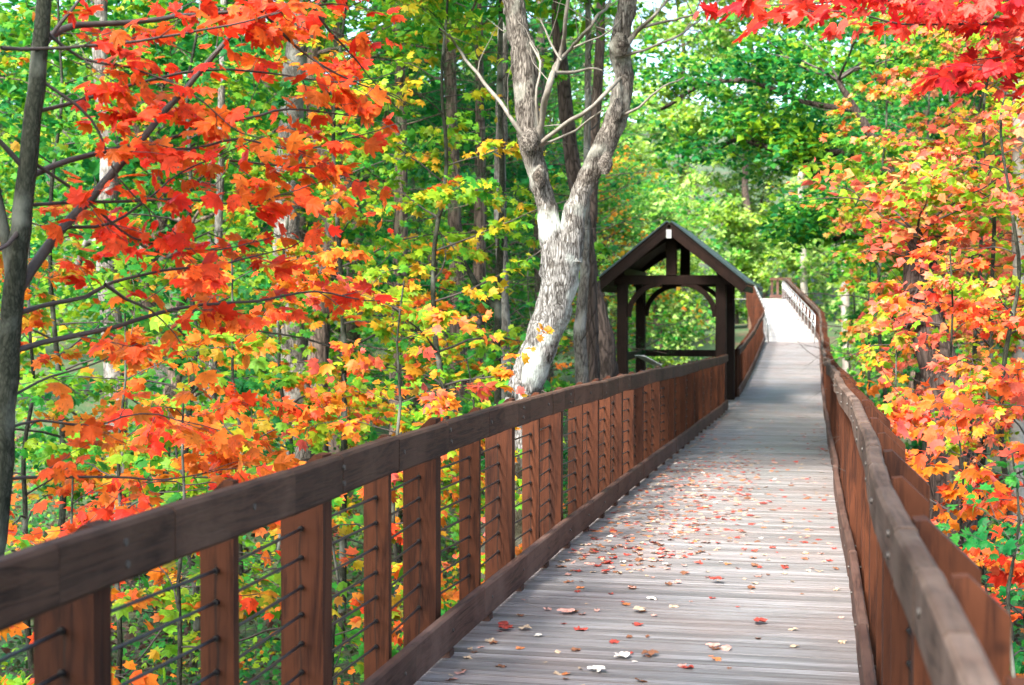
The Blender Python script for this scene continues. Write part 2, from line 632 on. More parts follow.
jo = MB()
Ys = [(-2 + 3 * k) for k in range(27)]
for a, b in zip(Ys, Ys[1:]):
    for xx in (XL - .02, -.7, XR + .02):
        jo.beam((xx + xoff(a), a, zdeck(a) - .155), (xx + xoff(b), b - .01, zdeck(b) - .155), .09, .235)
for a in Ys:
    for xx in (XL - .02, XR + .02):
        jo.beam((xx + xoff(a), a + .2, zdeck(a) - .275), (xx + xoff(a), a + .2, ground(xx, a) - .3), .19, .19, up=(0, 1, 0))
tag(jo.build('boardwalk_substructure', M_FRAMEWOOD), 'timber joists and piles carrying the boardwalk', 'boardwalk', kind='structure')


# ------------------------------------------------------------------ railings
def wob_x(y, side):
    a = .010 if side < 0 else .017
    return a * math.sin(y * .85 + side) + .007 * math.sin(y * 2.1 + 2 * side) if 1 < y < 49 else 0


def wob_z(y, side):
    return (.003 if side < 0 else .008) * math.sin(y * 1.05 + side * 2) + .003 * math.sin(y * 2.7)


def post_mesh(w, thick, side, name, m):
    """fin standing outside the rail, top cut at 45 degrees outwards; inner face at x=0"""
    s = side
    prof = [(0, -.42), (0, 1.085), (s * .03, 1.088), (s * w, 1.088 - (w - .03) * .95), (s * w, -.42)]
    mb = MB()
    mb.prism(prof if s < 0 else prof[::-1], -thick / 2, thick / 2)
    me = raw_mesh(name, mb.v, mb.f, mb.s)
    me.materials.append(m)
    return me


PM = {}
for s in (-1, 1):
    PM[s, 0] = post_mesh(.155, .09, s, 'wide_post', M_POSTW)
    PM[s, 1] = post_mesh(.105, .04, s, 'narrow_post', M_POSTN)


def railing(label, side, ya, yb, first, seed, drop=None, cables=7, thin=False):
    random.seed(seed)
    base = XL if side < 0 else XR
    root = empty('railing', (base, ya, zdeck(ya)), label, 'railing')
    rx, ry, rz = root.location
    X = lambda y: base + xoff(y) + wob_x(y, side)
    kx = lambda y: base + xoff(y) + .4 * wob_x(y, side)
    rail, kerb = MB(), MB()
    y = ya
    while y < yb - .02:
        L = min(random.uniform(.3, .85), yb - y)
        if yb - y - L < .2:
            L = yb - y
        n = max(1, int(L / .3))
        jx, jz = random.uniform(-.0025, .0025), random.uniform(-.003, .003)
        tint = random.random()
        for i in range(n):
            a, b = y + L * i / n, y + L * (i + 1) / n
            if i == n - 1:
                b -= .003
            pa = (X(a) + side * .0275 + jx, a, zdeck(a) + 1.01 + wob_z(a, side) + jz)
            pb = (X(b) + side * .0275 + jx, b, zdeck(b) + 1.01 + wob_z(b, side) + jz)
            rail.beam(pa, pb, .055, .142, .010, tint=tint)
        y += L
    y = ya
    while y < yb - .02:
        L = min(random.uniform(1.1, 2.3), yb - y)
        if yb - y - L < .4:
            L = yb - y
        n = max(1, int(L / .4))
        jx = random.uniform(-.004, .004)
        tint = random.random()
        for i in range(n):
            a, b = y + L * i / n, y + L * (i + 1) / n
            if i == n - 1:
                b -= .004
            kerb.beam((kx(a) + side * .023 + jx, a, zdeck(a) + .115), (kx(b) + side * .023 + jx, b, zdeck(b) + .115), .046, .165, .009, tint=tint)
        y += L
    ys, k, y = [], first, ya + (.0 if first is None else 0)
    y0 = ya
    i = 0
    yy = drop
    while yy < yb - .03:
        if yy > ya + .03:
            ys.append((yy, i % 2))
        yy += .795
        i += 1
    for yy, kind in ys:
        me = PM[side, kind]
        o = bpy.data.objects.new('post', me)
        COL.objects.link(o)
        o.parent = root
        o.location = (X(yy) + side * .058 - rx, yy - ry, zdeck(yy) + random.uniform(-.006, .006) - rz)
        o.rotation_euler = (0, 0, R(random.uniform(-1.2, 1.2)))
        # bolts through the rail and spacer under the kerb
        for zz in ((.985, 1.04) if kind == 0 else (1.015,)):
            c = (X(yy) - side * .006, yy + random.uniform(-.01, .01), zdeck(yy) + zz)
            rail.tube([c, (c[0] + side * .012, c[1], c[2])], .0095, 8, mi=1)
        c = (kx(yy) - side * .006, yy, zdeck(yy) + .12)
        kerb.tube([c, (c[0] + side * .1, c[1], c[2])], .008, 6, mi=1)
        kerb.box(min(kx(yy) + side * .004, kx(yy) + side * .042), max(kx(yy) + side * .004, kx(yy) + side * .042), yy - .04, yy + .04, zdeck(yy) - .0, zdeck(yy) + .031)
    rail.build('top_rail', [M_RAIL if side < 0 else M_RAIL_GREY, M_BOLT], root)
    kerb.build('kerb_board', [M_KERB, M_BOLT], root)
    for c in range(cables):
        mb = MB()
        pts = []
        off = .075
        for yy, kind in [(ya, 0)] + ys + [(yb, 0)]:
            off = .052 if kind else .078
            pts.append((X(yy) + side * (.058 + .066), yy, zdeck(yy) + .83 - c * .1 + random.uniform(-.004, .004)))
        for (yy, kind), q in zip(ys, pts[1:-1]):
            h = .02 if kind else .045
            cc = X(yy) + side * (.058 + (.052 if kind else .078))
            q = (cc, q[1], q[2])
            pts[pts.index(next(p for p in pts if p[1] == q[1]))] = q
            for sg in (-1, 1):
                mb.tube([(q[0], q[1] + sg * (h - .002), q[2]), (q[0], q[1] + sg * (h + .014), q[2])], .0095, 7)
        mb.tube(pts, .0052, 6)
        mb.build('cable', M_CABLE, root, False)
    return root


railing('long brown timber railing with cables, left of the boardwalk, this side of the shelter', -1, -1.5, 27.9, 0, 11, drop=-1.67)
railing('brown timber railing along the left edge between the shelter and the ramp', -1, 32.0, 49.3, 0, 12, drop=32.1)
railing('brown timber railing along the right edge of the level boardwalk, nearest the viewer', 1, -1.5, 49.3, 0, 13, drop=-1.17 + 0)
railing('distant timber railing on the left side of the rising ramp', -1, 49.7, 75.5, 0, 14, drop=49.8, cables=5)
railing('distant timber railing on the right side of the rising ramp', 1, 49.7, 77.9, 0, 15, drop=49.8, cables=5)


def end_railing():
    root = empty('railing', (-1.7, 78.3, 1.99), 'short timber railing closing the top end of the ramp', 'railing')
    mb = MB()
    mb.beam((-2.3, 78.3, 3.06), (-1.15, 78.3, 3.06), .06, .15)
    mb.build('top_rail', M_RAIL, root)
    mb = MB()
    mb.beam((-2.3, 78.3, 2.12), (-1.15, 78.3, 2.12), .05, .16)
    mb.build('kerb_board', M_KERB, root)
    for k in range(4):
        mb = MB()
        x = -2.25 + k * .3
        mb.box(x, x + .13, 78.34, 78.43, 1.7, 3.05)
        mb.build('post', M_KERB, root)


end_railing()


def handrail(label, x_of, ya, yb, side):
    root = empty('metal_handrail', (x_of(ya), ya, zdeck(ya)), label, 'handrail')
    n = 12
    for zz, nm in ((.93, 'handrail_pipe'), (.55, 'lower_pipe')):
        mb = MB()
        pts = [(x_of(ya + (yb - ya) * k / n), ya + (yb - ya) * k / n, zdeck(ya + (yb - ya) * k / n) + zz) for k in range(n + 1)]
        mb.tube(pts, .021, 8)
        mb.build(nm, M_PIPE, root, True)
    for k in range(0, n + 1, 1):
        yy = ya + (yb - ya) * k / n
        mb = MB()
        mb.tube([(x_of(yy), yy, zdeck(yy)), (x_of(yy), yy, zdeck(yy) + .93)], .021, 8)
        mb.build('post', M_PIPE, root, True)


handrail('grey metal pipe handrail along the right side of the bright ramp', lambda y: XR - .14 + xoff(y), 49.0, 75, 1)
handrail('grey metal pipe handrail at the left side of the bright ramp', lambda y: XL + .12 + xoff(y), 49.0, 75, -1)


# ------------------------------------------------------------------ shelter
def shelter():
    zf = -.463
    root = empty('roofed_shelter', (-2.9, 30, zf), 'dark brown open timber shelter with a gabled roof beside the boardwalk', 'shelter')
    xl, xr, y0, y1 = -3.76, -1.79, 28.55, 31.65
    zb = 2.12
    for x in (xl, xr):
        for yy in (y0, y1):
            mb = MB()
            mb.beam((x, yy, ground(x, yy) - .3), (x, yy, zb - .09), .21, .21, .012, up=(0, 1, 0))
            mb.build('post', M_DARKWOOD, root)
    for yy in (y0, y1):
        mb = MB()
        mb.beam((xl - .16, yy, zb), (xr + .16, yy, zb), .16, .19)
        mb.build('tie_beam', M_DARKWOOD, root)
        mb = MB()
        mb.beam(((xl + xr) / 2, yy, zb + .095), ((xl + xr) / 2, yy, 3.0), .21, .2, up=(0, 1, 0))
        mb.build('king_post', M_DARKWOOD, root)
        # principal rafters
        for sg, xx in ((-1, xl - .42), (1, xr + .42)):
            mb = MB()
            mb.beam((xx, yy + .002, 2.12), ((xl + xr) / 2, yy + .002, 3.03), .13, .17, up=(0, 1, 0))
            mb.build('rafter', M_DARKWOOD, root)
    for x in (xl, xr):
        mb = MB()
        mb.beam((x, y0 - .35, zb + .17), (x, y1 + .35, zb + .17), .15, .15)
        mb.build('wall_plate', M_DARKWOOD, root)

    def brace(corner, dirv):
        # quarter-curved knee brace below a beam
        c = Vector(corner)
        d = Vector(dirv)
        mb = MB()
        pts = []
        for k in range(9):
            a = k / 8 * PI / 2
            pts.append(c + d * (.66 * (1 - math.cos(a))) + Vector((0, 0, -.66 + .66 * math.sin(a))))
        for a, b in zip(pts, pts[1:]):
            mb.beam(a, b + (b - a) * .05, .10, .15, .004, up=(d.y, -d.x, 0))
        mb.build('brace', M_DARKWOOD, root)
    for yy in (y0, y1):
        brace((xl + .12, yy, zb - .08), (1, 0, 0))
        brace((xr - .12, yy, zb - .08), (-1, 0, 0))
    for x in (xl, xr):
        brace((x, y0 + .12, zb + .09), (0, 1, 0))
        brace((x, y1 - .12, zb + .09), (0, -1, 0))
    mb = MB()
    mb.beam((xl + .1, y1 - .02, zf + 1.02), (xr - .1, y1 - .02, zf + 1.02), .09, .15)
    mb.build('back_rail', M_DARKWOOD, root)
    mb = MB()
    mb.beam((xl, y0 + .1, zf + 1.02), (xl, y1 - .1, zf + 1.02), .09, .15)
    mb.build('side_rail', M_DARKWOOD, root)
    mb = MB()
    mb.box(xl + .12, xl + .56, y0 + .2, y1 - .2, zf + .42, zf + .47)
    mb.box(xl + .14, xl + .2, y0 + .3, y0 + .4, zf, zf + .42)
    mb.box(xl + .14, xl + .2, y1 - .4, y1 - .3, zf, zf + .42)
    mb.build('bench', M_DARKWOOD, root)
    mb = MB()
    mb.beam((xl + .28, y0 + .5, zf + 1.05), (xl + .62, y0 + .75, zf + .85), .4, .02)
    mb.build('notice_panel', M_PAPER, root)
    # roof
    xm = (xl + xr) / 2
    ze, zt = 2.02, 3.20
    for sg in (-1, 1):
        xe = xm + sg * 1.47
        mb = MB()
        d = Vector((xe - xm, 0, ze - zt)).normalized()
        nrm = Vector((-d.z, 0, d.x)) * (1 if sg > 0 else -1)
        if nrm.z < 0:
            nrm = -nrm
        A, B = Vector((xm, 0, zt)), Vector((xe, 0, ze))
        prof = [A, B, B + nrm * .05, A + nrm * .05 + Vector((0, 0, .015))]
        V = [(p.x, yy, p.z) for yy in (y0 - .55, y1 + .55) for p in prof]
        mb.add(V, [(0, 1, 2, 3), (7, 6, 5, 4), (0, 4, 5, 1), (1, 5, 6, 2), (2, 6, 7, 3), (3, 7, 4, 0)])
        mb.build('roof_boarding', M_DARKWOOD, root)
        mb = MB()
        o1 = .053
        prof = [A + nrm * o1 + Vector((sg * .002, 0, .018)), B + d * .03 + nrm * o1, B + d * .03 + nrm * (o1 + .022), A + nrm * (o1 + .022) + Vector((sg * .002, 0, .02))]
        V = [(p.x, yy, p.z) for yy in (y0 - .58, y1 + .58) for p in prof]
        mb.add(V, [(0, 1, 2, 3), (7, 6, 5, 4), (0, 4, 5, 1), (1, 5, 6, 2), (2, 6, 7, 3), (3, 7, 4, 0)])
        for k in range(11):                                    # standing seams
            yy = y0 - .5 + k * .41
            a, b = A + nrm * .088, B + nrm * .088
            mb.beam((a.x, yy, a.z), (b.x, yy, b.z), .02, .03, .002, up=(0, 1, 0))
        mb.build('roof', M_ROOF, root)
        mb = MB()                                               # barge board
        a, b = A - Vector((0, 0, .09)), B - Vector((0, 0, .09))
        mb.beam((a.x, y0 - .52, a.z), (b.x, y0 - .52, b.z), .04, .17, .003)
        mb.build('barge_board', M_DARKWOOD, root)
        mb = MB()
        mb.beam((xe - sg * .02, y0 - .5, ze - .07), (xe - sg * .02, y1 + .5, ze - .07), .03, .13, .003)
        mb.build('fascia', M_DARKWOOD, root)
    mb = MB()
    mb.box(xm - .05, xm + .05, y0 - .585, y0 - .55, zt - .27, zt - .10)
    mb.build('ridge_plate', M_PLATE, root)


shelter()

# ------------------------------------------------------------------ leaves
def leaf_shape(lod):
    if lod == 0:      # toothed maple leaf
        half = [(1.0, 0), (.86, .07), (.80, .19), (.70, .18), (.64, .22), (.70, .34), (.80, .42), (.76, .57), (.62, .54), (.52, .47), (.42, .42), (.38, .50), (.30, .61), (.18, .54), (.06, .38), (.0, .18), (-.04, .05)]
    elif lod == 1:
        half = [(1.0, 0), (.66, .2), (.80, .50), (.46, .40), (.24, .58), (0, .2)]
    elif lod == 2:
        half = [(1.0, 0), (.45, .3), (.1, .5), (-.1, .1)]
    else:
        half = [(1.0, 0), (.4, .36), (0, .06)]
    pts = [half[0]] + half[1:] + [(a, -b) for a, b in reversed(half[1:])]
    P = np.array(pts)
    c = np.array([[.3, 0]])
    V2 = np.vstack([c, P])
    z = -.28 * np.abs(V2[:, 1]) ** 1.2 * (1 if lod else .8) - .16 * V2[:, 0] ** 2
    if lod == 0:
        z = z + .03 * np.sin(V2[:, 0] * 11) * np.sign(V2[:, 1] + 1e-3)
    V = np.column_stack([V2[:, 0] , V2[:, 1], z])
    n = len(P)
    F = np.array([(0, 1 + i, 1 + (i + 1) % n) for i in range(n)])
    return V, F


SH = [leaf_shape(k) for k in range(4)]
_ndl = []
_nf = []
for _k in range(5):
    a = (_k - 2) * .42
    b = len(_ndl)
    _ndl += [(0, -.012, 0), (0, .012, 0), (math.cos(a), math.sin(a), -.15 * abs(_k - 2) + .1 * (_k % 2))]
    _nf.append((b, b + 1, b + 2))
SH.append((np.array(_ndl), np.array(_nf)))

red, scarlet, orange, amber, yellow = (.78, .035, .012), (.80, .075, .018), (.80, .20, .022), (.83, .27, .016), (.75, .40, .025)
pink, peach = (.85, .14, .10), (.85, .33, .17)
lime, ygreen, green, dgreen, pale = (.33, .50, .02), (.19, .42, .02), (.05, .32, .035), (.012, .18, .04), (.42, .62, .20)
crimson = (.55, .012, .02)


def clump_noise(P, s, seed):
    a = P * s + seed * 7.31
    return (np.sin(a[:, 0] * 1.7 + 2 * np.sin(a[:, 1] * .9)) + np.sin(a[:, 1] * 1.3 + a[:, 2] * 2.1 + 1.7 * np.sin(a[:, 0] * 1.1)) + np.sin(a[:, 2] * 2.3 + a[:, 0] * .7))


def colours(P, palette, rng, scale=1.6, mix=.5, grad=None):
    n = len(P)
    v = clump_noise(P, scale, rng.uniform(0, 9)) / 3 * (1 - mix) + rng.uniform(-1, 1, n) * mix
    if grad is not None:
        v = v + P @ np.asarray(grad)
    rank = np.empty(n)
    rank[np.argsort(v)] = (np.arange(n) + .5) / n
    w = np.array([q[1] for q in palette], float)
    c = np.cumsum(w) / w.sum()
    mid = c - w / w.sum() / 2
    C = np.array([q[0] for q in palette])
    out = np.stack([np.interp(rank, mid, C[:, i]) for i in range(3)], 1)
    out *= rng.uniform(.68, 1.18, (n, 1))
    out *= rng.uniform(.93, 1.07, (n, 3))
    return np.clip(out, .004, .88)


def clear_corridor(P):
    """people keep the walk clear of branches: a mask of what may stay"""
    x, y, z = P[:, 0], P[:, 1], P[:, 2]
    xo = -1.6 * np.maximum(0, y - 49.5) / 25.5
    zd = np.interp(y, [q[0] for q in _PZ], [q[1] for q in _PZ])
    hi = np.where(y > 34, 4.2, 2.7)
    walk = (x > XL - .22 + xo) & (x < XR + .24 + xo) & (z > zd - .7) & (z < zd + hi) & (y < 80)
    walk |= (x > -2.7) & (x < -.5) & (y > 12) & (y < 21) & (z > -1) & (z < 3.7)
    hut = (x > -5.3) & (x < -.9) & (y > 20) & (y < 33.5) & (z < 4.1)
    eye = (np.abs(x) < 1.5) & (np.abs(y) < 1.5)
    return ~(walk | hut | eye)


def leaf_mesh(name, P, head, size, col, lod, rng, tilt=.55, bias=(0, 0, 0), droop=.25):
    n = len(P)
    up = np.array((0, 0, 1.)) + np.asarray(bias) + rng.normal(0, tilt, (n, 3))
    up /= np.linalg.norm(up, axis=1)[:, None]
    h = head + np.array((0, 0, -droop))
    X = h - up * np.sum(h * up, 1)[:, None]
    X /= np.linalg.norm(X, axis=1)[:, None] + 1e-9
    Yv = np.cross(up, X)
    V0, F0 = SH[lod]
    k = len(V0)
    curl = rng.uniform(.3, 1.9, (n, 1, 1))
    wid = rng.uniform(.8, 1.12, (n, 1, 1))
    asym = rng.normal(0, .10, (n, 1, 1))
    s = size[:, None, None]
    x = V0[None, :, 0, None]
    yv = V0[None, :, 1, None]
    V = P[:, None, :] + s * ((x + asym * yv) * X[:, None, :] + yv * wid * Yv[:, None, :] + V0[None, :, 2, None] * curl * up[:, None, :])
    F = (F0[None] + (np.arange(n) * k)[:, None, None]).reshape(-1)
    g = (.80 + .30 * np.hypot(V0[:, 0] - .3, V0[:, 1]))[None, :, None]      # a leaf is a little paler towards its tips
    C = np.clip(col[:, None, :] * g, 0, .9).reshape(-1, 3)
    return raw_mesh(name, V.reshape(-1, 3), F, np.full(len(F) // 3, 3), {'col': C})


def unit(v):
    return v / (np.linalg.norm(v) + 1e-9)


class Plant:
    """wood and leaves of one tree"""

    def __init__(self, seed):
        self.rng = np.random.default_rng(seed)
        self.tw = Tubes()
        self.lp, self.lh = [], []

    def twig(self, p, d, L, r, step=.075, per=2, sub=True, sag=.12, tube=True, bare=.2):
        rng = self.rng
        n = 5
        pts = [np.array(p, float)]
        d = unit(np.array(d, float))
        for k in range(n):
            d = unit(d + rng.normal(0, .13, 3) + np.array((0, 0, -sag * .5 / n)))
            pts.append(pts[-1] + d * L / n)
        if tube:
            self.tw.add(pts, np.linspace(r, max(r * .3, .0008), n + 1), 4)
        P = np.array(pts)
        m = max(2, int(L / step))
        for k in range(m + 1):
            t = bare + (1 - bare) * k / m
            u = t * n
            i = min(int(u), n - 1)
            q = P[i] + (P[i + 1] - P[i]) * (u - i)
            dd = unit(P[i + 1] - P[i])
            side = unit(np.cross(dd, (0, 0, 1.)))
            for s in ((-1, 1) if per == 2 else (rng.choice((-1, 1)),)):
                hd = unit(dd * rng.uniform(.1, 1.0) + side * s * rng.uniform(.5, 1.1) + rng.normal(0, .2, 3))
                self.lp.append(q + hd * rng.uniform(.02, .055) + np.array((0, 0, rng.uniform(-.02, .01))))
                self.lh.append(hd)
            if sub and rng.random() < .3 and L > .25:
                s = rng.choice((-1, 1))
                self.twig(q, dd + side * s * .9, L * .5 * (1.2 - t), r * .5, step, per, False, sag, tube)
        self.lp.append(P[-1])
        self.lh.append(unit(P[-1] - P[-2]))

    def along(self, pts, gap, L, r=.004, t0=.15, flat=.25, **k):
        """alternate twigs along a branch"""
        rng = self.rng
        P = np.asarray(pts, float)
        seg = np.linalg.norm(np.diff(P, axis=0), axis=1)
        cum = np.concatenate([[0], np.cumsum(seg)])
        tot = cum[-1]
        s = tot * t0 + rng.uniform(0, gap)
        sg = 1
        while s < tot:
            i = min(np.searchsorted(cum, s) - 1, len(seg) - 1)
            i = max(i, 0)
            q = P[i] + (P[i + 1] - P[i]) * (s - cum[i]) / seg[i]
            d = unit(P[i + 1] - P[i])
            side = unit(np.cross(d, (0, 0, 1.)))
            v = d * rng.uniform(.5, 1) + side * sg * rng.uniform(.5, 1) + np.array((0, 0, rng.normal(.05, flat)))
            self.twig(q, v, L * rng.uniform(.6, 1.2) * (1 - .45 * s / tot), r, **k)
            sg = -sg
            s += gap * rng.uniform(.6, 1.4)
        self.twig(P[-1], unit(P[-1] - P[-2]), L * .7, r, **k)

    def branch(self, p, d, L, r, n=8, wob=.16, rise=0.0, r1=.25):
        rng = self.rng
        pts = [np.array(p, float)]
        d = unit(np.array(d, float))
        for k in range(n):
            d = unit(d + rng.normal(0, wob, 3) + np.array((0, 0, rise / n)))
            pts.append(pts[-1] + d * L / n)
        self.tw.add(pts, np.linspace(r, r * r1, n + 1), 6 if r > .012 else 5)
        return np.array(pts)

    def clump(self, c, rad, n, flat=.55, drop=0.3):
        rng = self.rng
        v = rng.normal(0, 1, (n, 3))
        v /= np.linalg.norm(v, axis=1)[:, None]
        v *= rng.uniform(.25, 1, (n, 1)) ** .6 * rad
        v[:, 2] *= flat
        h = v.copy()
        h[:, 2] *= .3
        h /= np.linalg.norm(h, axis=1)[:, None] + 1e-9
        self.lp += list(c + v)
        self.lh += list(h)

    def leaves(self, parent, palette, size, lod=1, tilt=.55, bias=(0, 0, 0), scale=1.6, mix=.5, grad=None, thin=1.0, m=None, clear=True, name='crown', clipf=None):
        rng = self.rng
        P = np.array(self.lp)
        H = np.array(self.lh)
        k = clear_corridor(P) if clear else np.ones(len(P), bool)
        if thin < 1:
            k &= rng.random(len(P)) < thin
        if clipf is not None:
            k &= clipf(P)
        P, H = P[k], H[k]
        if len(P) < 4:
            return 0
        col = colours(P, palette, rng, scale, mix, grad)
        sz = size * rng.uniform(.42, 1.18, len(P))
        me = leaf_mesh(name, P, H, sz, col, lod, rng, tilt, bias)
        link_mesh(name, me, m or M_LEAF, parent)
        return len(P)


LEFT_BIAS = (.35, -.45, 0)
RIGHT_BIAS = (-.3, -.45, 0)
NL = 0


def trunk_tubes(plant, pts, rad, n=14, lump=.05, step=.12):
    P, r = resample(pts, rad, step)
    P = P + plant.rng.normal(0, .006, P.shape) * (r[:, None] / .1)
    plant_t = Tubes()
    plant_t.add(P, r, n, lump, plant.rng)
    return plant_t, P, r


def px_path(pl, Y0, Y1):
    n = len(pl)
    return [at(q[0], q[1], Y0 + (Y1 - Y0) * i / (n - 1)) for i, q in enumerate(pl)]


# ------------------------------------------------------------------ near left maple with scarlet leaves
def near_maple():
    global NL
    pl = Plant(101)
    Y = 4.75
    px = [(-14, 640), (-4, 540), (3, 460), (8, 380), (13, 300), (20, 230), (28, 160), (36, 90), (42, 30), (47, -25), (53, -110)]
    pts = [at(x, y, Y) for x, y in px]
    g = pts[0].copy()
    g[2] = ground(g[0], g[1]) - .1
    g[0] -= .1
    pts = [g] + pts
    rad = [.056, .045, .042, .040, .039, .040, .037, .034, .032, .029, .026, .02]
    root = empty('maple_tree', tuple(g), 'slim dark maple trunk with scarlet leaves at the far left, nearest of all the trees', 'tree')
    T, P, r = trunk_tubes(pl, pts, rad, 14, .03, .08)
    # fork to the left
    T.add(resample([at(14, 300, Y), at(10, 262, Y), at(3, 225, Y), at(-12, 150, Y)], [.026, .022, .018, .014], .08)[0], np.linspace(.026, .013, len(resample([at(14, 300, Y), at(10, 262, Y), at(3, 225, Y), at(-12, 150, Y)], [.026, .022, .018, .014], .08)[0])), 10)
    T.build('trunk', M_BARK_SMOOTH, root)
    B = [
        ([(36, 46), (52, 36), (78, 25), (130, 22), (200, 13), (270, 8), (335, 2)], .018, 4.75, 5.6, 1.0),
        ([(0, 47), (46, 48), (120, 40), (200, 27), (265, 15), (330, -8)], .008, 4.6, 5.3, 1.0),
        ([(32, 112), (60, 106), (100, 95), (150, 80), (200, 72), (260, 74), (330, 84), (375, 80)], .009, 4.75, 5.9, 1.0),
        ([(18, 182), (50, 165), (85, 153), (115, 147), (160, 140), (200, 126), (250, 115), (290, 106), (350, 112)], .013, 4.75, 5.7, 1.0),
        ([(15, 206), (60, 202), (120, 200), (190, 198), (250, 203), (300, 190)], .008, 4.75, 5.6, .9),
        ([(15, 300), (30, 272), (62, 228), (100, 186), (135, 146), (165, 110), (215, 52), (250, 10), (290, -40)], .024, 4.75, 5.5, .8),
        ([(135, 146), (190, 150), (240, 140), (300, 150), (370, 135)], .007, 5.1, 5.8, .9),
        ([(12, 315), (40, 306), (85, 297), (112, 282), (160, 270), (230, 262), (290, 250)], .011, 4.75, 5.6, .9),
        ([(10, 352), (60, 340), (110, 330), (150, 318), (185, 308), (250, 302), (310, 292), (360, 300)], .012, 4.75, 5.9, .9),
        ([(62, 228), (110, 225), (150, 200), (180, 175), (240, 150)], .007, 4.95, 5.5, .9),
        ([(36, 60), (60, 20), (90, -20)], .012, 4.75, 5.0, 1.0),
        ([(105, 285), (125, 300), (150, 312), (175, 335)], .008, 4.9, 5.2, .4),
        ([(4, 480), (50, 477), (110, 477), (165, 480), (220, 470)], .007, 4.75, 5.3, .5),
        ([(20, 230), (0, 250), (-40, 240)], .01, 4.75, 4.4, .8),
        ([(26, 170), (-10, 130), (-50, 110)], .012, 4.75, 4.5, .8),
        ([(200, -60), (260, 10), (300, 50), (350, 80), (395, 95)], .009, 5.2, 6.0, 1.0),
        ([(280, -60), (320, 20), (350, 55), (380, 90)], .008, 5.4, 6.0, 1.0),
        ([(42, 30), (80, 60), (130, 70), (190, 95), (230, 130)], .007, 4.75, 5.2, .8),
        ([(28, 160), (70, 190), (130, 240), (200, 250), (260, 240)], .007, 4.75, 5.5, .7),
        ([(40, 80), (90, 120), (120, 180), (160, 220)], .007, 4.75, 5.1, .6),
        ([(230, 160), (290, 165), (340, 170), (370, 185)], .005, 5.6, 6.2, .9),
        ([(4, 430), (40, 420), (90, 425), (140, 410), (190, 420)], .006, 4.75, 5.3, .5),
        ([(6, 400), (50, 380), (90, 370), (130, 350)], .006, 4.75, 5.2, .5),
    ]
    for pxl, r0, Y0, Y1, dens in B:
        q = px_path(pxl, Y0, Y1)
        P2, rr = resample(q, np.linspace(r0, max(.0022, r0 * .25), len(q)), .06)
        P2 = P2 + np.cumsum(pl.rng.normal(0, .0022, P2.shape), 0)
        pl.tw.add(P2, rr, 7)
        pl.along(P2, .15 / dens, .34, .0028, .14, .38, step=.085, per=2, sag=.25)
    pl.tw.build('branches', M_TWIG, root)
    NL += pl.leaves(root, [(red, 3), (scarlet, 6), ((.85, .13, .015), 4), (orange, 2.5)], .076, 0, .66, LEFT_BIAS, 2.2, .55, grad=(0, 0, -.35), thin=.86)


near_maple()


# ------------------------------------------------------------------ overhanging deep red branch, top right
def red_overhang():
    global NL
    pl = Plant(202)
    X0, Y0 = 2.9, 7.2
    root = empty('maple_tree', (X0, Y0, ground(X0, Y0)), 'maple whose deep red branch hangs into the top right corner', 'tree')
    T, P, r = trunk_tubes(pl, [(X0, Y0, ground(X0, Y0) - .1), (X0 + .05, Y0, 1.5), (X0 - .05, Y0, 3.2), (X0 + .1, Y0 + .1, 5.5), (X0, Y0, 8)], [.12, .1, .09, .07, .03], 12)
    T.build('trunk', M_BARK_GREY, root)
    B = [([(1200, 30), (1080, 22), (1000, 18), (930, 5), (870, 0), (800, 4), (745, 6)], .013, 7.2, 6.6),
         ([(1200, 30), (1080, 40), (1010, 26), (960, 24), (900, 24), (850, 12), (790, 12)], .01, 7.2, 6.3),
         ([(1200, 30), (1090, -10), (980, -25), (880, -30), (780, -15)], .012, 7.2, 6.5),
         ([(1180, 60), (1090, 58), (1020, 56), (975, 60)], .008, 7.2, 6.8),
         ([(1180, 70), (1080, 78), (1000, 66), (950, 66)], .008, 7.2, 6.3),
         ([(1180, 10), (1090, 0), (1000, 0), (930, -8), (860, -14)], .01, 7.2, 6.0)]
    for pxl, r0, a, b in B:
        q = px_path(pxl, a, b)
        P2, rr = resample(q, np.linspace(r0, .002, len(q)), .07)
        pl.tw.add(P2, rr, 6)
        pl.along(P2, .11, .26, .0025, .25, .2, step=.06, per=2, sag=.25)
    pl.tw.build('branches', M_TWIG, root)
    lim = at(0, 0, 6.6)[2]
    NL += pl.leaves(root, [(crimson, 1), (red, 5), (pink, 1)], .08, 0, .6, RIGHT_BIAS, 2.2, .6)


red_overhang()


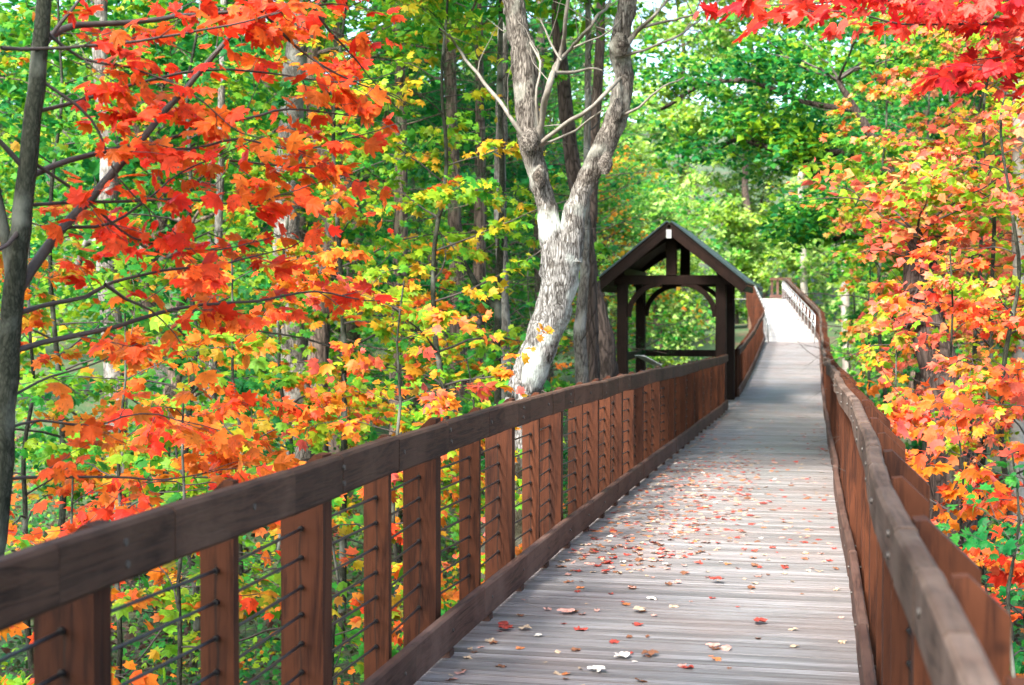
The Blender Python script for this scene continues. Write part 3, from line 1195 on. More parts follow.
# ------------------------------------------------------------------ pale twin-trunk tree
def twin_tree():
    global NL
    pl = Plant(303)
    Y = 13.0
    k = 13.2 / FPX
    base = [(520, 440, 40), (523, 400, 36), (527, 380, 37), (535, 360, 36), (547, 330, 37), (556, 300, 37), (560, 275, 39), (562, 256, 42), (564, 242, 42)]
    left = [(556, 262, 32), (551, 235, 26), (545, 200, 21), (537, 170, 23), (532, 150, 25), (530, 135, 26), (526, 100, 24), (524, 60, 25), (517, 20, 23), (510, -20, 21), (500, -120, 18), (470, -260, 13)]
    right = [(568, 262, 32), (573, 225, 25), (578, 200, 22), (592, 170, 22), (602, 150, 24), (612, 130, 23), (620, 100, 23), (624, 75, 19), (620, 50, 23), (622, 30, 19), (628, 0, 19), (633, -50, 18), (640, -130, 16), (665, -260, 12)]
    b0 = at(512, 520, Y)
    b0[2] = ground(b0[0], b0[1]) - .2
    root = empty('twin_trunk_tree', tuple(b0), 'pale grey tree with lichen, leaning and forking into two trunks behind the left railing', 'tree')
    T = Tubes()
    for j, seq in enumerate((base, left, right)):
        q = [at(a, b, Y) for a, b, _ in seq]
        w = [c * k * .47 for _, _, c in seq]
        if j == 0:
            q = [b0] + q
            w = [.55] + w
        P, r = resample(q, w, .07)
        P = P + pl.rng.normal(0, .005, P.shape)
        T.add(P, r, 24, .075, pl.rng)
    for (x, y, s) in ((532, 142, .17), (621, 48, .16), (607, 165, .12), (541, 178, .11), (618, 112, .11)):     # knots and burls
        c = at(x, y, Y - .08)
        T.add([c + np.array((0, -.1, -.09)), c + np.array((0, -.12, 0)), c + np.array((.01, -.08, .1))], [s * .3, s * .62, s * .3], 10, .12, pl.rng)
    T.build('trunk', M_BARK_PALE, root)
    br = Tubes()
    for seq in ([(532, 148, 7), (510, 118, 5), (495, 98, 5), (470, 68, 4), (455, 45, 3.5), (438, 30, 3)],
                [(536, 148, 8), (545, 110, 8), (554, 80, 8), (563, 60, 6), (578, 45, 5), (600, 18, 4), (620, -10, 3)],
                [(556, 76, 6), (562, 50, 5), (566, 22, 5), (572, -20, 4)],
                [(540, 146, 6), (556, 132, 5), (580, 114, 5), (600, 96, 5), (618, 78, 4)],
                [(540, 146, 4), (558, 138, 3), (575, 131, 3), (600, 112, 2)],
                [(556, 72, 5), (575, 72, 4), (590, 68, 3), (605, 70, 2)],
                [(624, 45, 9), (638, 30, 6), (655, 14, 4), (680, -10, 3)],
                [(624, 56, 5), (645, 50, 3), (668, 40, 3), (700, 20, 2)],
                [(644, 27, 4), (670, 22, 3), (700, 14, 2), (730, -4, 2)],
                [(618, 118, 4), (640, 106, 3), (662, 86, 2), (685, 76, 2)],
                [(541, 140, 4), (536, 100, 3), (542, 60, 3), (520, 20, 3), (524, -10, 2)],
                [(560, 60, 3), (548, 40, 2.5), (540, 20, 2)],
                [(575, 47, 3), (590, 40, 2), (610, 30, 2), (622, 15, 1.5)]):
        q = [at(a, b, Y - .1 + pl.rng.uniform(-.2, .2) * i) for i, (a, b, _) in enumerate(seq)]
        P, r = resample(q, [c * k * .42 for _, _, c in seq], .1)
        P = P + np.cumsum(pl.rng.normal(0, .006, P.shape), 0)
        br.add(P, r, 7)
        for t in range(3, len(P) - 1, 3):
            if pl.rng.random() < .5:
                d = unit(P[t + 1] - P[t]) + pl.rng.normal(0, .6, 3)
                pts = [P[t]]
                for _ in range(5):
                    d = unit(d + pl.rng.normal(0, .2, 3))
                    pts.append(pts[-1] + d * .12)
                br.add(pts, np.linspace(.006, .002, 6), 4)
    br.build('bare_branches', M_BRANCH_PALE, root)
    # the crown is high above the frame
    for (x, y) in ((470, -260), (665, -260), (508, -100), (634, -130)):
        c = at(x, y, Y)
        for j in range(9):
            a = j * 2.4
            q = pl.branch(c, (math.cos(a), math.sin(a), .5), pl.rng.uniform(2, 4), .045, 8, .15)
            for t in (3, 4, 5, 6, 7, 8):
                pl.clump(q[t], .55, 42)
    pl.tw.build('limbs', M_BARK_GREY, root)
    top = at(500, -20, Y)[2]
    NL += pl.leaves(root, [(green, 3), (ygreen, 3), (lime, 1)], .15, 2, .6, clipf=lambda P: P[:, 2] > top)


twin_tree()


# ------------------------------------------------------------------ understory trees
def sapling(label, X, Y, H, L, palette, size=.085, seed=0, h0=.2, nl=16, lod=1, r=.022, bias=LEFT_BIAS, dens=1.0, grad=None,
            barkm=None, name='maple_sapling', cat='young tree', group=None, lean=(0, 0), scale=1.6, mix=.5, twl=.5, clipf=None, tilt=.6):
    global NL
    pl = Plant(seed)
    rng = pl.rng
    z0 = ground(X, Y)
    root = empty(name, (X, Y, z0), label, cat, group)
    n = 9
    pts = [np.array((X, Y, z0 - .05))]
    for k in range(1, n + 1):
        t = k / n
        pts.append(np.array((X + lean[0] * t + rng.normal(0, .03) * H * .25, Y + lean[1] * t + rng.normal(0, .03) * H * .25, z0 + H * t)))
    T, P, rr = trunk_tubes(pl, pts, np.linspace(r, r * .2, n + 1), 8, .02, .15)
    T.build('trunk', barkm or M_BARK_SMOOTH, root)
    for k in range(nl):
        t = h0 + (1 - h0) * (k + rng.uniform(0, .8)) / nl
        i = min(int(t * (len(P) - 1)), len(P) - 2)
        a = k * 2.399 + rng.uniform(-.4, .4)
        ll = L * (1 - .6 * max(0, (t - .35) / .65)) * rng.uniform(.65, 1.15)
        q = pl.branch(P[i], (math.cos(a), math.sin(a), .45), ll, max(.004, rr[i] * .45), 8, .13, -.5)
        pl.along(q, .17 / dens, twl, .0025, .2, .15, step=size * 1.05, per=2, sag=.3)
    pl.tw.build('branches', M_TWIG, root)
    NL += pl.leaves(root, palette, size, lod, tilt, bias, scale, mix, grad, clipf=clipf)
    return root


def sp(px, Y, *a, **k):
    p = at(px, 400, Y)
    return p[0], p[1]


SL = [
    # label, px, Y, H, L, palette, size, h0, nl, extra
    ('yellow-green young maple right behind the dark trunk at the far left', 120, 7.6, 3.5, 1.1, [(green, 3), (ygreen, 4), (lime, 1.5), (orange, 1.5)], .088, .3, 15, {}),
    ('orange young maple left of centre, behind the scarlet branches', 235, 8.8, 3.9, 1.2, [(scarlet, 3.5), (orange, 5), (amber, 1.5), (ygreen, 2.5), (green, 1)], .088, .4, 18, {'clipf': lambda P: P[:, 2] > -.1}),
    ('pink, orange and yellow young maple leaning over the left railing', 398, 9.2, 3.7, 1.05, [(pink, 3), (orange, 3), (amber, 3), (lime, 2), (ygreen, 1)], .085, .28, 19, {'clipf': lambda P: P[:, 2] > -.2}),
    ('low orange maple sapling seen over the near part of the left railing', 330, 7.4, 2.6, .9, [(scarlet, 1.5), (orange, 3), (ygreen, 3), (green, 2)], .085, .25, 12, {}),
    ('orange maple sapling at the foot of the dark trunk at the far left', 70, 6.3, 2.7, .8, [(scarlet, 2), (orange, 4), (amber, 1), (ygreen, 1)], .085, .35, 12, {}),
    ('small yellow and orange maple sapling just before the pale twin trunks', 468, 11.5, 3.2, 1.0, [(orange, 1.5), (amber, 3), (yellow, 1.5), (lime, 2), (ygreen, 3), (green, 1)], .085, .3, 14, {}),
    ('tall yellow-green maple behind the orange ones at left', 190, 13, 7.5, 1.9, [(dgreen, 2), (green, 3), (ygreen, 3), (lime, 1), (orange, .7)], .1, .25, 26, {}),
    ('tall slender maple turning yellow, between the grey trunk and the twin trunks', 340, 14.5, 8.2, 2.0, [(green, 2), (ygreen, 4), (lime, 2.5), (yellow, 1.2), (orange, 1)], .1, .3, 28, {}),
    ('tall lime-green maple directly left of the pale twin trunks', 440, 13.8, 7.6, 1.9, [(green, 1), (ygreen, 4), (lime, 6), (yellow, 1.5)], .1, .38, 26, {}),
    ('tall green and yellow maple at the left edge of the view', 60, 13.5, 7.5, 1.9, [(dgreen, 2), (green, 3), (ygreen, 3), (lime, 1), (orange, 1)], .1, .25, 26, {}),
    ('orange and yellow maple in the middle distance left of the twin trunks', 400, 18.5, 5.2, 1.9, [(scarlet, 1), (orange, 2.2), (amber, 3), (yellow, 1), (lime, 3), (ygreen, 3)], .11, .2, 20, {}),
    ('green bushy tree with low branches behind the pale twin trunks', 500, 19.5, 6.5, 2.1, [(dgreen, 2), (green, 4), (ygreen, 2)], .12, .1, 26, {}),
    ('green understory tree between the twin trunks and the shelter', 528, 23, 4.6, 1.5, [(dgreen, 2.5), (green, 4), (ygreen, 1.5)], .11, .08, 22, {}),
    ('sprig of orange leaves on a thin sapling beside the shelter', 588, 17.5, 3.0, .45, [(scarlet, 1), (orange, 4), (amber, 2)], .085, .75, 5, {}),
    ('leafy sapling turning orange among the grey trunks at left', 285, 17.0, 6.4, 1.9, [(orange, 1.5), (amber, 1.5), (lime, 3), (ygreen, 3), (green, 1.5)], .11, .2, 22, {}),
    ('yellow maple low behind the orange leaves at the left edge', 30, 10.0, 4.6, 1.4, [(scarlet, 1), (orange, 3), (amber, 2), (yellow, 1.5), (ygreen, 2)], .09, .35, 15, {}),
    ('vivid orange-red maple sapling reaching the rail between the dark trunk and the pink maple', 180, 7.0, 3.1, 1.0, [(red, 1), (scarlet, 4), (orange, 4)], .085, .58, 12, {'clipf': lambda P: P[:, 2] > .35}),
    # below the left railing
    ('knee-high orange and green maple seedling below the first left railing posts', 60, 4.4, 1.35, .5, [(scarlet, 1), (orange, 2), (ygreen, 4), (green, 2)], .08, .2, 7, {}),
    ('low maple seedling with red leaves below the second gap of the left railing', 165, 5.2, 1.5, .55, [(red, 2), (scarlet, 2), (orange, 2), (ygreen, 2), (green, 2)], .085, .2, 9, {}),
    ('low lime-green seedling showing between the railing cables', 255, 6.0, 1.5, .6, [(orange, 1), (lime, 1), (ygreen, 3), (green, 4), (dgreen, 1)], .075, .15, 9, {}),
    ('low orange seedling showing between the middle railing posts', 350, 7.0, 1.6, .6, [(orange, 2), (lime, 2), (ygreen, 3), (green, 3)], .08, .15, 9, {}),
    ('green seedling below the far middle of the left railing', 440, 8.8, 1.7, .6, [(dgreen, 1), (green, 3), (ygreen, 2), (amber, .6)], .08, .1, 10, {}),
]
for i, (lab, px, Y, H, L, pal, size, h0, nl, ex) in enumerate(SL):
    x, y = sp(px, Y)
    sapling(lab, x, y, H, L, pal, size, 400 + i, h0, nl, bias=LEFT_BIAS, r=.012 + H * .0042, twl=.5 if L > .8 else .3, group='young maples left of the boardwalk', **ex)

SR = [
    ('red and orange young maple closest to the right railing', 965, 8.6, 2.75, .75, [(pink, 1.5), (scarlet, 3), (orange, 4), (amber, 2)], .086, .35, 15, {}),
    ('orange-red maple sapling at the right edge above the green shrub', 1030, 7.6, 3.2, .8, [(red, 1.5), (scarlet, 4), (orange, 3), (pink, 1)], .086, .56, 15, {}),
    ('yellow and orange maple beyond the first bend of the right railing', 895, 13.5, 3.5, .85, [(pink, 2), (peach, 1), (orange, 3), (amber, 3), (yellow, 1.5), (ygreen, 2)], .09, .42, 20, {}),
    ('tall peach and orange maple on the right', 985, 13.5, 6.6, 1.5, [(pink, 3), (scarlet, 1), (peach, 3), (orange, 2), (amber, 1), (lime, 2.5), (ygreen, 4)], .095, .3, 28, {}),
    ('tall maple turning from green to yellow over the right railing', 880, 22.5, 8.0, 1.7, [(green, 2), (ygreen, 4), (lime, 2.5), (peach, 1.6), (orange, 1.8)], .11, .38, 32, {}),
    ('tall salmon-coloured maple at the right, behind the others', 975, 19.5, 8.6, 2.0, [(pink, 4), (peach, 2.5), (orange, 1.5), (lime, 2), (ygreen, 3.5)], .105, .3, 34, {}),
    ('orange-crowned maple at the right edge in the middle distance', 1030, 16, 6.5, 1.5, [(scarlet, 2), (pink, 1), (orange, 3), (lime, 2), (ygreen, 3)], .1, .3, 24, {}),
    ('scarlet and orange maple leaning over the second bend of the right railing', 950, 11.0, 3.9, .95, [(red, 1), (scarlet, 3), (orange, 4), (pink, 2), (amber, 2), (ygreen, 1)], .08, .4, 15, {}),
    ('slender maple with coral and lime leaves beside the pale trunk', 1005, 11.5, 5.6, 1.25, [(pink, 3), (peach, 2), (orange, 1.5), (ygreen, 4), (lime, 2)], .08, .4, 18, {}),
    ('coral-pink maple behind the gnarled dark trunk', 925, 24, 9.0, 1.9, [(pink, 3), (peach, 2), (orange, 2.5), (ygreen, 3), (green, 1)], .115, .35, 32, {}),
    ('green understory tree right of the far railing', 868, 26, 6.2, 1.6, [(dgreen, 2), (green, 5), (ygreen, 2)], .12, .1, 28, {}),
    ('bright green small tree beside the foot of the ramp on the right', 850, 40, 7.5, 2.2, [(green, 4), (ygreen, 3), (pale, 2)], .15, .1, 30, {}),
    ('knee-high yellow and green seedling outside the right railing', 905, 11, 1.9, .5, [(green, 3), (ygreen, 3), (yellow, 2)], .08, .2, 10, {}),
]
for i, (lab, px, Y, H, L, pal, size, h0, nl, ex) in enumerate(SR):
    x, y = sp(px, Y)
    sapling(lab, x, y, H, L, pal, size, 500 + i, h0, nl, bias=RIGHT_BIAS, r=.012 + H * .0036, dens=1.3, twl=.45 if L > .8 else .3, group='young maples right of the boardwalk', **ex)

# dark green shrub at the right edge
for i, (px, Y, H, L, lab) in enumerate(((1012, 6.6, 2.75, .62, 'dark green shrub at the bottom right, behind the nearest railing posts'), (990, 8.2, 2.1, .6, 'dark green shrub under the orange leaves, outside the right railing'),
                                   (585, 23, 2.3, .7, 'dark green shrub left of the shelter posts'), (545, 16.5, 2.9, 1.0, 'dark green shrub at the foot of the twin trunks'))):
    x, y = sp(px, Y)
    sapling(lab, x, y, H, L, [(dgreen, 7), (green, 1)], .055 + .001 * Y, 560 + i, .1, 24, bias=RIGHT_BIAS, dens=1.5, name='shrub', cat='shrub', group='green shrubs beside the boardwalk', twl=.3)


# ------------------------------------------------------------------ bare mid-distance trunks
def bare_trunk(label, pxs, Y, widths, barkm, seed, name='tree', forks=(), group=None, crown=None, toplen=(1.5, 3)):
    global NL
    pl = Plant(seed)
    k = Y * .98 / FPX / 2
    q = [at(a, b, Y) for a, b in pxs]
    g = q[0].copy()
    g[2] = ground(g[0], g[1]) - .2
    q = [g] + q
    w = [widths[0] * 1.3 * k] + [c * k for c in widths]
    root = empty(name, tuple(g), label, 'tree', group)
    T, P, r = trunk_tubes(pl, q, w, 14, .045, .15)
    for f in forks:
        fq = [at(a, b, Y + (dy if i else 0)) for i, (a, b, c, dy) in enumerate(f)]
        Pf, rf = resample(fq, [c * k for _, _, c, _ in f], .12)
        Pf = Pf + np.cumsum(pl.rng.normal(0, .006, Pf.shape), 0)
        T.add(Pf, rf, 10, .06, pl.rng)
        if crown:
            for t in range(len(Pf) // 4, len(Pf), max(1, len(Pf) // 9)):
                for _ in range(2):
                    d = pl.rng.normal(0, 1, 3)
                    d[2] = abs(d[2]) * .5
                    b = pl.branch(Pf[t], d, pl.rng.uniform(.7, 1.6), .012, 6, .2)
                    for c in b[3:]:
                        pl.clump(c, crown[2], crown[3])
    T.build('trunk', barkm, root)
    for t in range(len(P) // 3, len(P) - 1, max(1, len(P) // 9)):      # dead side twigs
        a = pl.rng.uniform(0, 6.28)
        pl.branch(P[t], (math.cos(a), math.sin(a), .3), pl.rng.uniform(.6, 1.6), .009, 8, .2)
    top = P[-1]
    for j in range(7):                                                 # crown above
        a = j * 2.4
        b = pl.branch(top, (math.cos(a), math.sin(a), .6), pl.rng.uniform(*toplen), .01 * toplen[1], 8, .15)
        for c in b[3:]:
            pl.clump(c, .6, 26)
    pl.tw.build('branches', M_TWIG, root)
    NL += pl.leaves(root, crown[0] if crown else [(green, 3), (ygreen, 3), (lime, 1)], crown[1] if crown else .17, 2, .6)


bare_trunk('thick grey trunk left of centre behind the orange leaves', [(300, 440), (292, 350), (287, 250), (288, 150), (296, 60), (302, -30), (306, -150)], 19, [34, 31, 29, 26, 24, 20, 14], M_BARK_GREY, 601)
bare_trunk('grey trunk seen between red leaves near the left edge', [(118, 460), (112, 330), (106, 240), (110, 150), (100, 60), (104, -60)], 17, [26, 24, 22, 19, 16, 12], M_BARK_GREY, 602,
           forks=[[(104, 262, 12, 0), (92, 238, 12, .3), (84, 246, 9, .5), (76, 270, 6, .6)]])
bare_trunk('thin straight grey trunk behind the scarlet branches', [(212, 460), (214, 330), (219, 220), (221, 120), (224, 0), (226, -90)], 15, [9, 9, 8.5, 8, 7, 5], M_BARK_GREY, 603)
bare_trunk('thin grey trunk just left of the twin trunks', [(506, 420), (503, 300), (500, 200), (502, 100), (504, 0), (505, -90)], 18, [13, 13, 13, 12, 10, 8], M_BARK_GREY, 604)
bare_trunk('slender dark trunk with a curved limb left of the twin trunks', [(498, 410), (497, 340), (499, 270), (502, 180), (500, 80), (502, -40)], 15.5, [8, 8, 7, 6, 6, 4], M_BARK_SMOOTH, 605,
           forks=[[(498, 308, 7, 0), (482, 295, 7, 0), (470, 270, 6, .1), (456, 248, 5, .2), (443, 235, 4, .3)]])
bare_trunk('brown trunk showing between the two pale trunks', [(592, 400), (590, 320), (587, 250), (574, 170), (564, 90), (558, 20), (556, -80)], 18, [17, 17, 17, 16, 15, 13, 10], M_BARK_DARK, 606)
bare_trunk('dark trunk just left of the shelter', [(606, 420), (604, 360), (598, 318), (592, 290), (590, 240), (594, 150), (600, 40), (603, -70)], 22, [30, 27, 24, 17, 14, 11, 10, 8], M_BARK_DARK, 607)
bare_trunk('broad brown-grey trunk behind the foot of the twin trunks', [(583, 420), (582, 370), (580, 330), (584, 280), (586, 200), (588, 60), (588, -50)], 16.5, [14, 14, 13, 10, 8, 6, 5], M_BARK_GREY, 608)
bare_trunk('far grey trunk in the gap behind the left railing', [(462, 430), (458, 350), (456, 250), (452, 120), (450, 0)], 24, [16, 15, 15, 12, 10], M_BARK_BROWN, 611)
bare_trunk('dark twisted trunk with a broken stub among the orange leaves at right', [(950, 420), (940, 370), (930, 335), (920, 300), (914, 262), (916, 232)], 13.0, [44, 38, 36, 31, 23, 12], M_BARK_DARK, 609,
           forks=[[(928, 330, 26, 0), (912, 322, 18, -.1), (898, 318, 12, -.2), (890, 314, 8, -.3)], [(918, 285, 12, 0), (932, 262, 8, .2), (945, 235, 5, .3)]], crown=([(pink, 2), (orange, 2), (peach, 1), (ygreen, 3), (lime, 2)], .095, .42, 9), toplen=(.7, 1.3))
bare_trunk('pale smooth trunk at the right edge', [(1018, 430), (1020, 320), (1019, 210), (1021, 100), (1022, 0), (1022, -60)], 19, [14, 14, 14, 14, 12, 10], M_TWIG_PALE, 610)
bare_trunk('pale trunk standing behind the bright ramp', [(806, 320), (804, 285), (803, 240), (801, 190), (800, 140)], 84, [8, 7, 7, 6, 5], M_TWIG_PALE, 612)
bare_trunk('pale trunk right of the far railing', [(847, 360), (846, 320), (845, 270), (850, 200), (852, 120)], 46, [9, 9, 8, 7, 6], M_TWIG_PALE, 613)
# big green tree over the walk, on the right
GP = [(dgreen, 3), (green, 5), (ygreen, 1.5), (lime, .5)]
bare_trunk('large green-leaved tree reaching over the walk from the right', [(925, 400), (920, 300), (905, 220), (880, 150), (855, 110), (838, 80)], 27, [20, 18, 16, 11, 8, 5], M_BARK_DARK, 614,
           forks=[[(900, 215, 13, 0), (870, 205, 10, .5), (840, 182, 9, 1), (810, 168, 8, 1.5), (770, 150, 7, 2), (735, 140, 5, 2.5), (700, 160, 4, 3)],
                  [(893, 180, 8, 0), (860, 155, 7, 1), (830, 154, 8, 1.5), (800, 155, 8, 2.5), (770, 150, 6, 3), (740, 128, 4, 3)],
                  [(855, 110, 7, 0), (800, 100, 5, 1), (750, 80, 6, 2), (700, 85, 5, 3), (660, 110, 4, 3.5)],
                  [(905, 215, 10, 0), (875, 225, 8, -.5), (850, 228, 7, -.8), (835, 240, 5, -1)]],
           crown=(GP, .15, .55, 28))


# ------------------------------------------------------------------ forest trees (unique near the walk, copies farther off)
def forest_tree(label, X, Y, H, rad, hc, palette, size, seed, nl=24, per=26, barkm=None, r=.17, group=None, name='tree', reach=1.0, lod=2, clipf=None, twist=0):
    global NL
    pl = Plant(seed)
    rng = pl.rng
    z0 = ground(X, Y)
    root = empty(name, (X, Y, z0), label, 'tree', group)
    n = 8
    pts = [np.array((X + rng.normal(0, .12) * (k > 0) * k * .5, Y + rng.normal(0, .12) * (k > 0) * k * .5, z0 - .2 + H * .95 * k / n)) for k in range(n + 1)]
    T, P, rr = trunk_tubes(pl, pts, np.linspace(r, r * .15, n + 1), 10, .05, .5)
    T.build('trunk', barkm or M_BARK_BROWN, root)
    for k in range(nl):
        t = hc + (1 - hc) * (k + rng.uniform(0, .9)) / nl
        i = min(int(t * (len(P) - 1)), len(P) - 2)
        a = k * 2.399 + rng.uniform(-.5, .5)
        u = (t - hc) / (1 - hc)
        ll = rad * (.55 + .45 * math.sin(min(1, u * 1.5 + .15) * PI * .62)) * (1 - .55 * u ** 2) * rng.uniform(.6, 1.15)
        q = pl.branch(P[i], (math.cos(a), math.sin(a), .35 + .5 * u), ll, max(.012, rr[i] * .38), 8, .15, -.1)
        for c in q[3:]:
            pl.clump(c + rng.normal(0, .25, 3), rng.uniform(.35, .75), int(per * rng.uniform(.5, 1.3)), .6)
            if rng.random() < .6:
                d = rng.normal(0, 1, 3)
                d[2] *= .4
                b = pl.branch(c, d, rng.uniform(.6, 1.3), .01, 4, .2)
                pl.clump(b[-1], rng.uniform(.3, .6), int(per * .8), .6)
    pl.tw.build('limbs', barkm or M_BARK_BROWN, root)
    NL += pl.leaves(root, palette, size, lod, .6, (0, -.3, 0), .7, .55, clipf=clipf)
    return root


P_GREEN = [(dgreen, 4.5), (green, 5), (ygreen, 1.5)]
P_YG = [(dgreen, 1), (green, 4), (ygreen, 5), (lime, 1.5), (yellow, .5)]
P_PALE = [(green, 1), (ygreen, 2), (pale, 5), (lime, 1.5)]
P_AUT = [(orange, 1.5), (amber, 2), (yellow, 2), (lime, 3), (ygreen, 3)]

# near the walk
NEAR = [
    ('green tree arching over the walk from the left beyond the shelter', -8.8, 39, 12, 4.2, .3, P_GREEN, .17, 24, 26),
    ('green tree right of the walk, before the ramp', 3.6, 36, 12, 3.2, .22, P_GREEN, .17, 26, 26),
    ('light green tree right of the ramp', 4.2, 52, 12, 3.6, .15, P_PALE, .2, 26, 24),
    ('green and yellow tree seen through the shelter', -6.5, 44, 8, 3.2, .05, [(green, 4), (ygreen, 3), (amber, 1), (yellow, 1)], .16, 28, 26),
    ('light green tree left of the ramp', -8.0, 58, 11, 3.6, .1, P_PALE, .2, 26, 24),
    ('pale green tree behind the top of the ramp on the right', 1.8, 84, 13, 4.6, .06, P_PALE, .26, 30, 24),
    ('pale green tree behind the top of the ramp on the left', -7.5, 90, 14, 5.0, .05, P_PALE, .27, 30, 24),
    ('yellow-green tree with a low crown behind the ramp end', -3.2, 96, 13, 5.0, .05, [(ygreen, 3), (lime, 2), (pale, 4)], .27, 30, 24),
    ('green tree right of the ramp top', 6.5, 70, 13, 4.2, .1, P_GREEN, .23, 26, 24),
    ('dark green tree behind the twin trunks', -7.0, 27, 11, 3.2, .1, P_GREEN, .16, 28, 28),
    ('low green tree beyond the shelter, close to the walk', -5.6, 53, 6.5, 2.4, .03, P_PALE, .19, 22, 26),
    ('low pale green tree left of the ramp, half way up', -6.6, 63, 6, 2.6, .03, P_PALE, .22, 22, 26),
    ('low green tree left of the top of the ramp', -7.4, 73, 7.5, 2.8, .03, P_GREEN, .23, 22, 26),
    ('low pale green tree right of the ramp, half way up', 3.4, 61, 7, 2.6, .03, P_PALE, .22, 22, 26),
    ('low green tree right of the railing where the ramp begins', 3.2, 45, 6, 2.2, .03, P_GREEN, .18, 22, 26),
    ('green tree filling the gap above the walk at right', 6.5, 43, 15, 4.5, .3, P_YG, .2, 30, 30),
    ('green tree with a high crown over the ramp', 5.0, 58, 17, 5.0, .35, P_GREEN, .24, 32, 30),
    ('tall tree right of the walk whose green crown spreads over the far boards', 2.7, 39, 14, 4.6, .42, P_GREEN, .17, 36, 46),
    ('tallest green tree closing the gap above the ramp', 3.8, 81, 25, 6.5, .42, P_PALE, .32, 54, 44),
    ('tall yellow-green tree behind the ramp end, left of the tallest one', -3.8, 88, 26, 7.0, .45, P_PALE, .33, 54, 44),
    ('slim yellow-green tree far behind the shelter roof', -8.4, 93, 29, 6.0, .3, P_PALE, .32, 50, 42),
    ('low pale green tree directly behind the top railing', -.6, 90, 7, 3.0, .02, P_PALE, .27, 24, 30),
    ('low light green tree behind the landing, left of the top railing', -4.4, 85, 7, 2.8, .02, P_PALE, .27, 24, 30),
    ('tall green tree behind the ramp, above the metal handrail', -15, 93, 27, 7.0, .2, P_PALE, .32, 54, 40),
    ('tall green tree above the shelter roof', -8.0, 33.5, 13, 4.2, .35, P_GREEN, .17, 32, 30),
    ('dark green tree behind the green-leaved limbs right of the shelter', -9.2, 50, 13, 3.6, .25, P_GREEN, .19, 26, 26),
]
for i, (lab, X, Y, H, rad, hc, pal, size, nl, per) in enumerate(NEAR):
    forest_tree(lab, X, Y, H, rad, hc, pal, size, 700 + i, nl, per, r=.1 + H * .007, group='green trees around the far part of the walk')

# canopy added to shade the near boards and left woods, crowns out of frame
for i, (X, Y, H) in enumerate(((3.6, 11.5, 13), (4.6, 21, 14), (-7.6, 21.5, 15), (3.4, 1.5, 12), (-4.2, -2.2, 11), (5.6, 32, 15), (-8.8, 31, 15), (-9.5, 3.5, 13))):
    def high(P, ):
        d = np.sqrt(P[:, 0] ** 2 + P[:, 1] ** 2)
        return P[:, 2] > CAM_H + np.where(d > 19, .17, .245) * np.maximum(d, 8)
    forest_tree('tall tree %s with a crown added above the view for shade' % ('close by on the right of the walk', 'right of the walk, level with the twin trunks', 'left of the walk, short of the shelter',
                'behind the viewer on the right', 'behind the viewer on the left', 'right of the walk, opposite the shelter', 'left of the walk, behind the shelter bench', 'far left of the viewer')[i], X, Y, H, 4.6 if i == 4 else 5.2, .55, P_YG, .2, 760 + i, 26, 30, r=.2, barkm=M_BARK_BROWN,
                group='canopy trees added to shade the near boardwalk', clipf=high)


def pine(label, X, Y, H, seed, group):
    global NL
    pl = Plant(seed)
    rng = pl.rng
    z0 = ground(X, Y)
    root = empty('pine_tree', (X, Y, z0), label, 'tree', group)
    T, P, rr = trunk_tubes(pl, [(X, Y, z0 - .2), (X + .1, Y, z0 + H * .5), (X, Y, z0 + H)], [.16, .1, .02], 10, .05, .5)
    T.build('trunk', M_BARK_BROWN, root)
    for k in range(70):
        t = .12 + .88 * k / 70
        i = min(int(t * (len(P) - 1)), len(P) - 2)
        a = k * 2.399
        q = pl.branch(P[i], (math.cos(a), math.sin(a), .12), 2.4 * (1 - .75 * t) + .4, .016, 8, .1, .2)
        for c in q[1:]:
            for _ in range(3):
                dd = unit(rng.normal(0, 1, 3) * np.array((1, 1, .5)))
                for s in range(4):
                    pl.lp.append(c + dd * s * .09 + rng.normal(0, .03, 3))
                    pl.lh.append(unit(dd + rng.normal(0, .4, 3)))
    pl.tw.build('limbs', M_BARK_BROWN, root)
    NL += pl.leaves(root, [(dgreen, 3), ((.04, .22, .07), 4), ((.09, .3, .08), 2)], .15, 4, .9, m=M_NEEDLE)
    return root


def copy_thing(o, loc, rz, label=None, sc=1.0):
    c = o.copy()
    COL.objects.link(c)
    c.location = loc
    c.rotation_euler = (0, 0, rz)
    c.scale = (sc, sc, sc)
    if label:
        c['label'] = label
    for ch in o.children:
        d = ch.copy()
        COL.objects.link(d)
        d.parent = c
    return c


pA = pine('soft-needled pine behind the lime-green maple', *sp(395, 22), 12, 801, 'pines in the left background')
pn = [(475, 25), (300, 27), (545, 30), (590, 41)]
for i, (px, Y) in enumerate(pn):
    x, y = sp(px, Y)
    copy_thing(pA, (x, y, ground(x, y)), i * 1.3 + .6, ['soft-needled pine behind the twin trunks, left side', 'soft-needled pine behind the thick grey trunk', 'soft-needled pine between the pale twin trunks and the shelter', 'soft-needled pine behind the shelter'][i], 1.0 + .1 * i)

protos = []
MARKS = [(60, 'the dark trunk at the left edge'), (170, 'the scarlet leaves at upper left'), (250, 'the thin straight grey trunk'), (330, 'the thick grey trunk'), (430, 'the pink and orange maple'),
         (510, 'the lime-green maple'), (580, 'the twin pale trunks'), (650, 'the dark trunk left of the shelter'), (730, 'the shelter'), (820, 'the ramp'), (890, 'the far right railing'), (960, 'the twisted dark trunk'), (2000, 'the trunk at the right edge')]


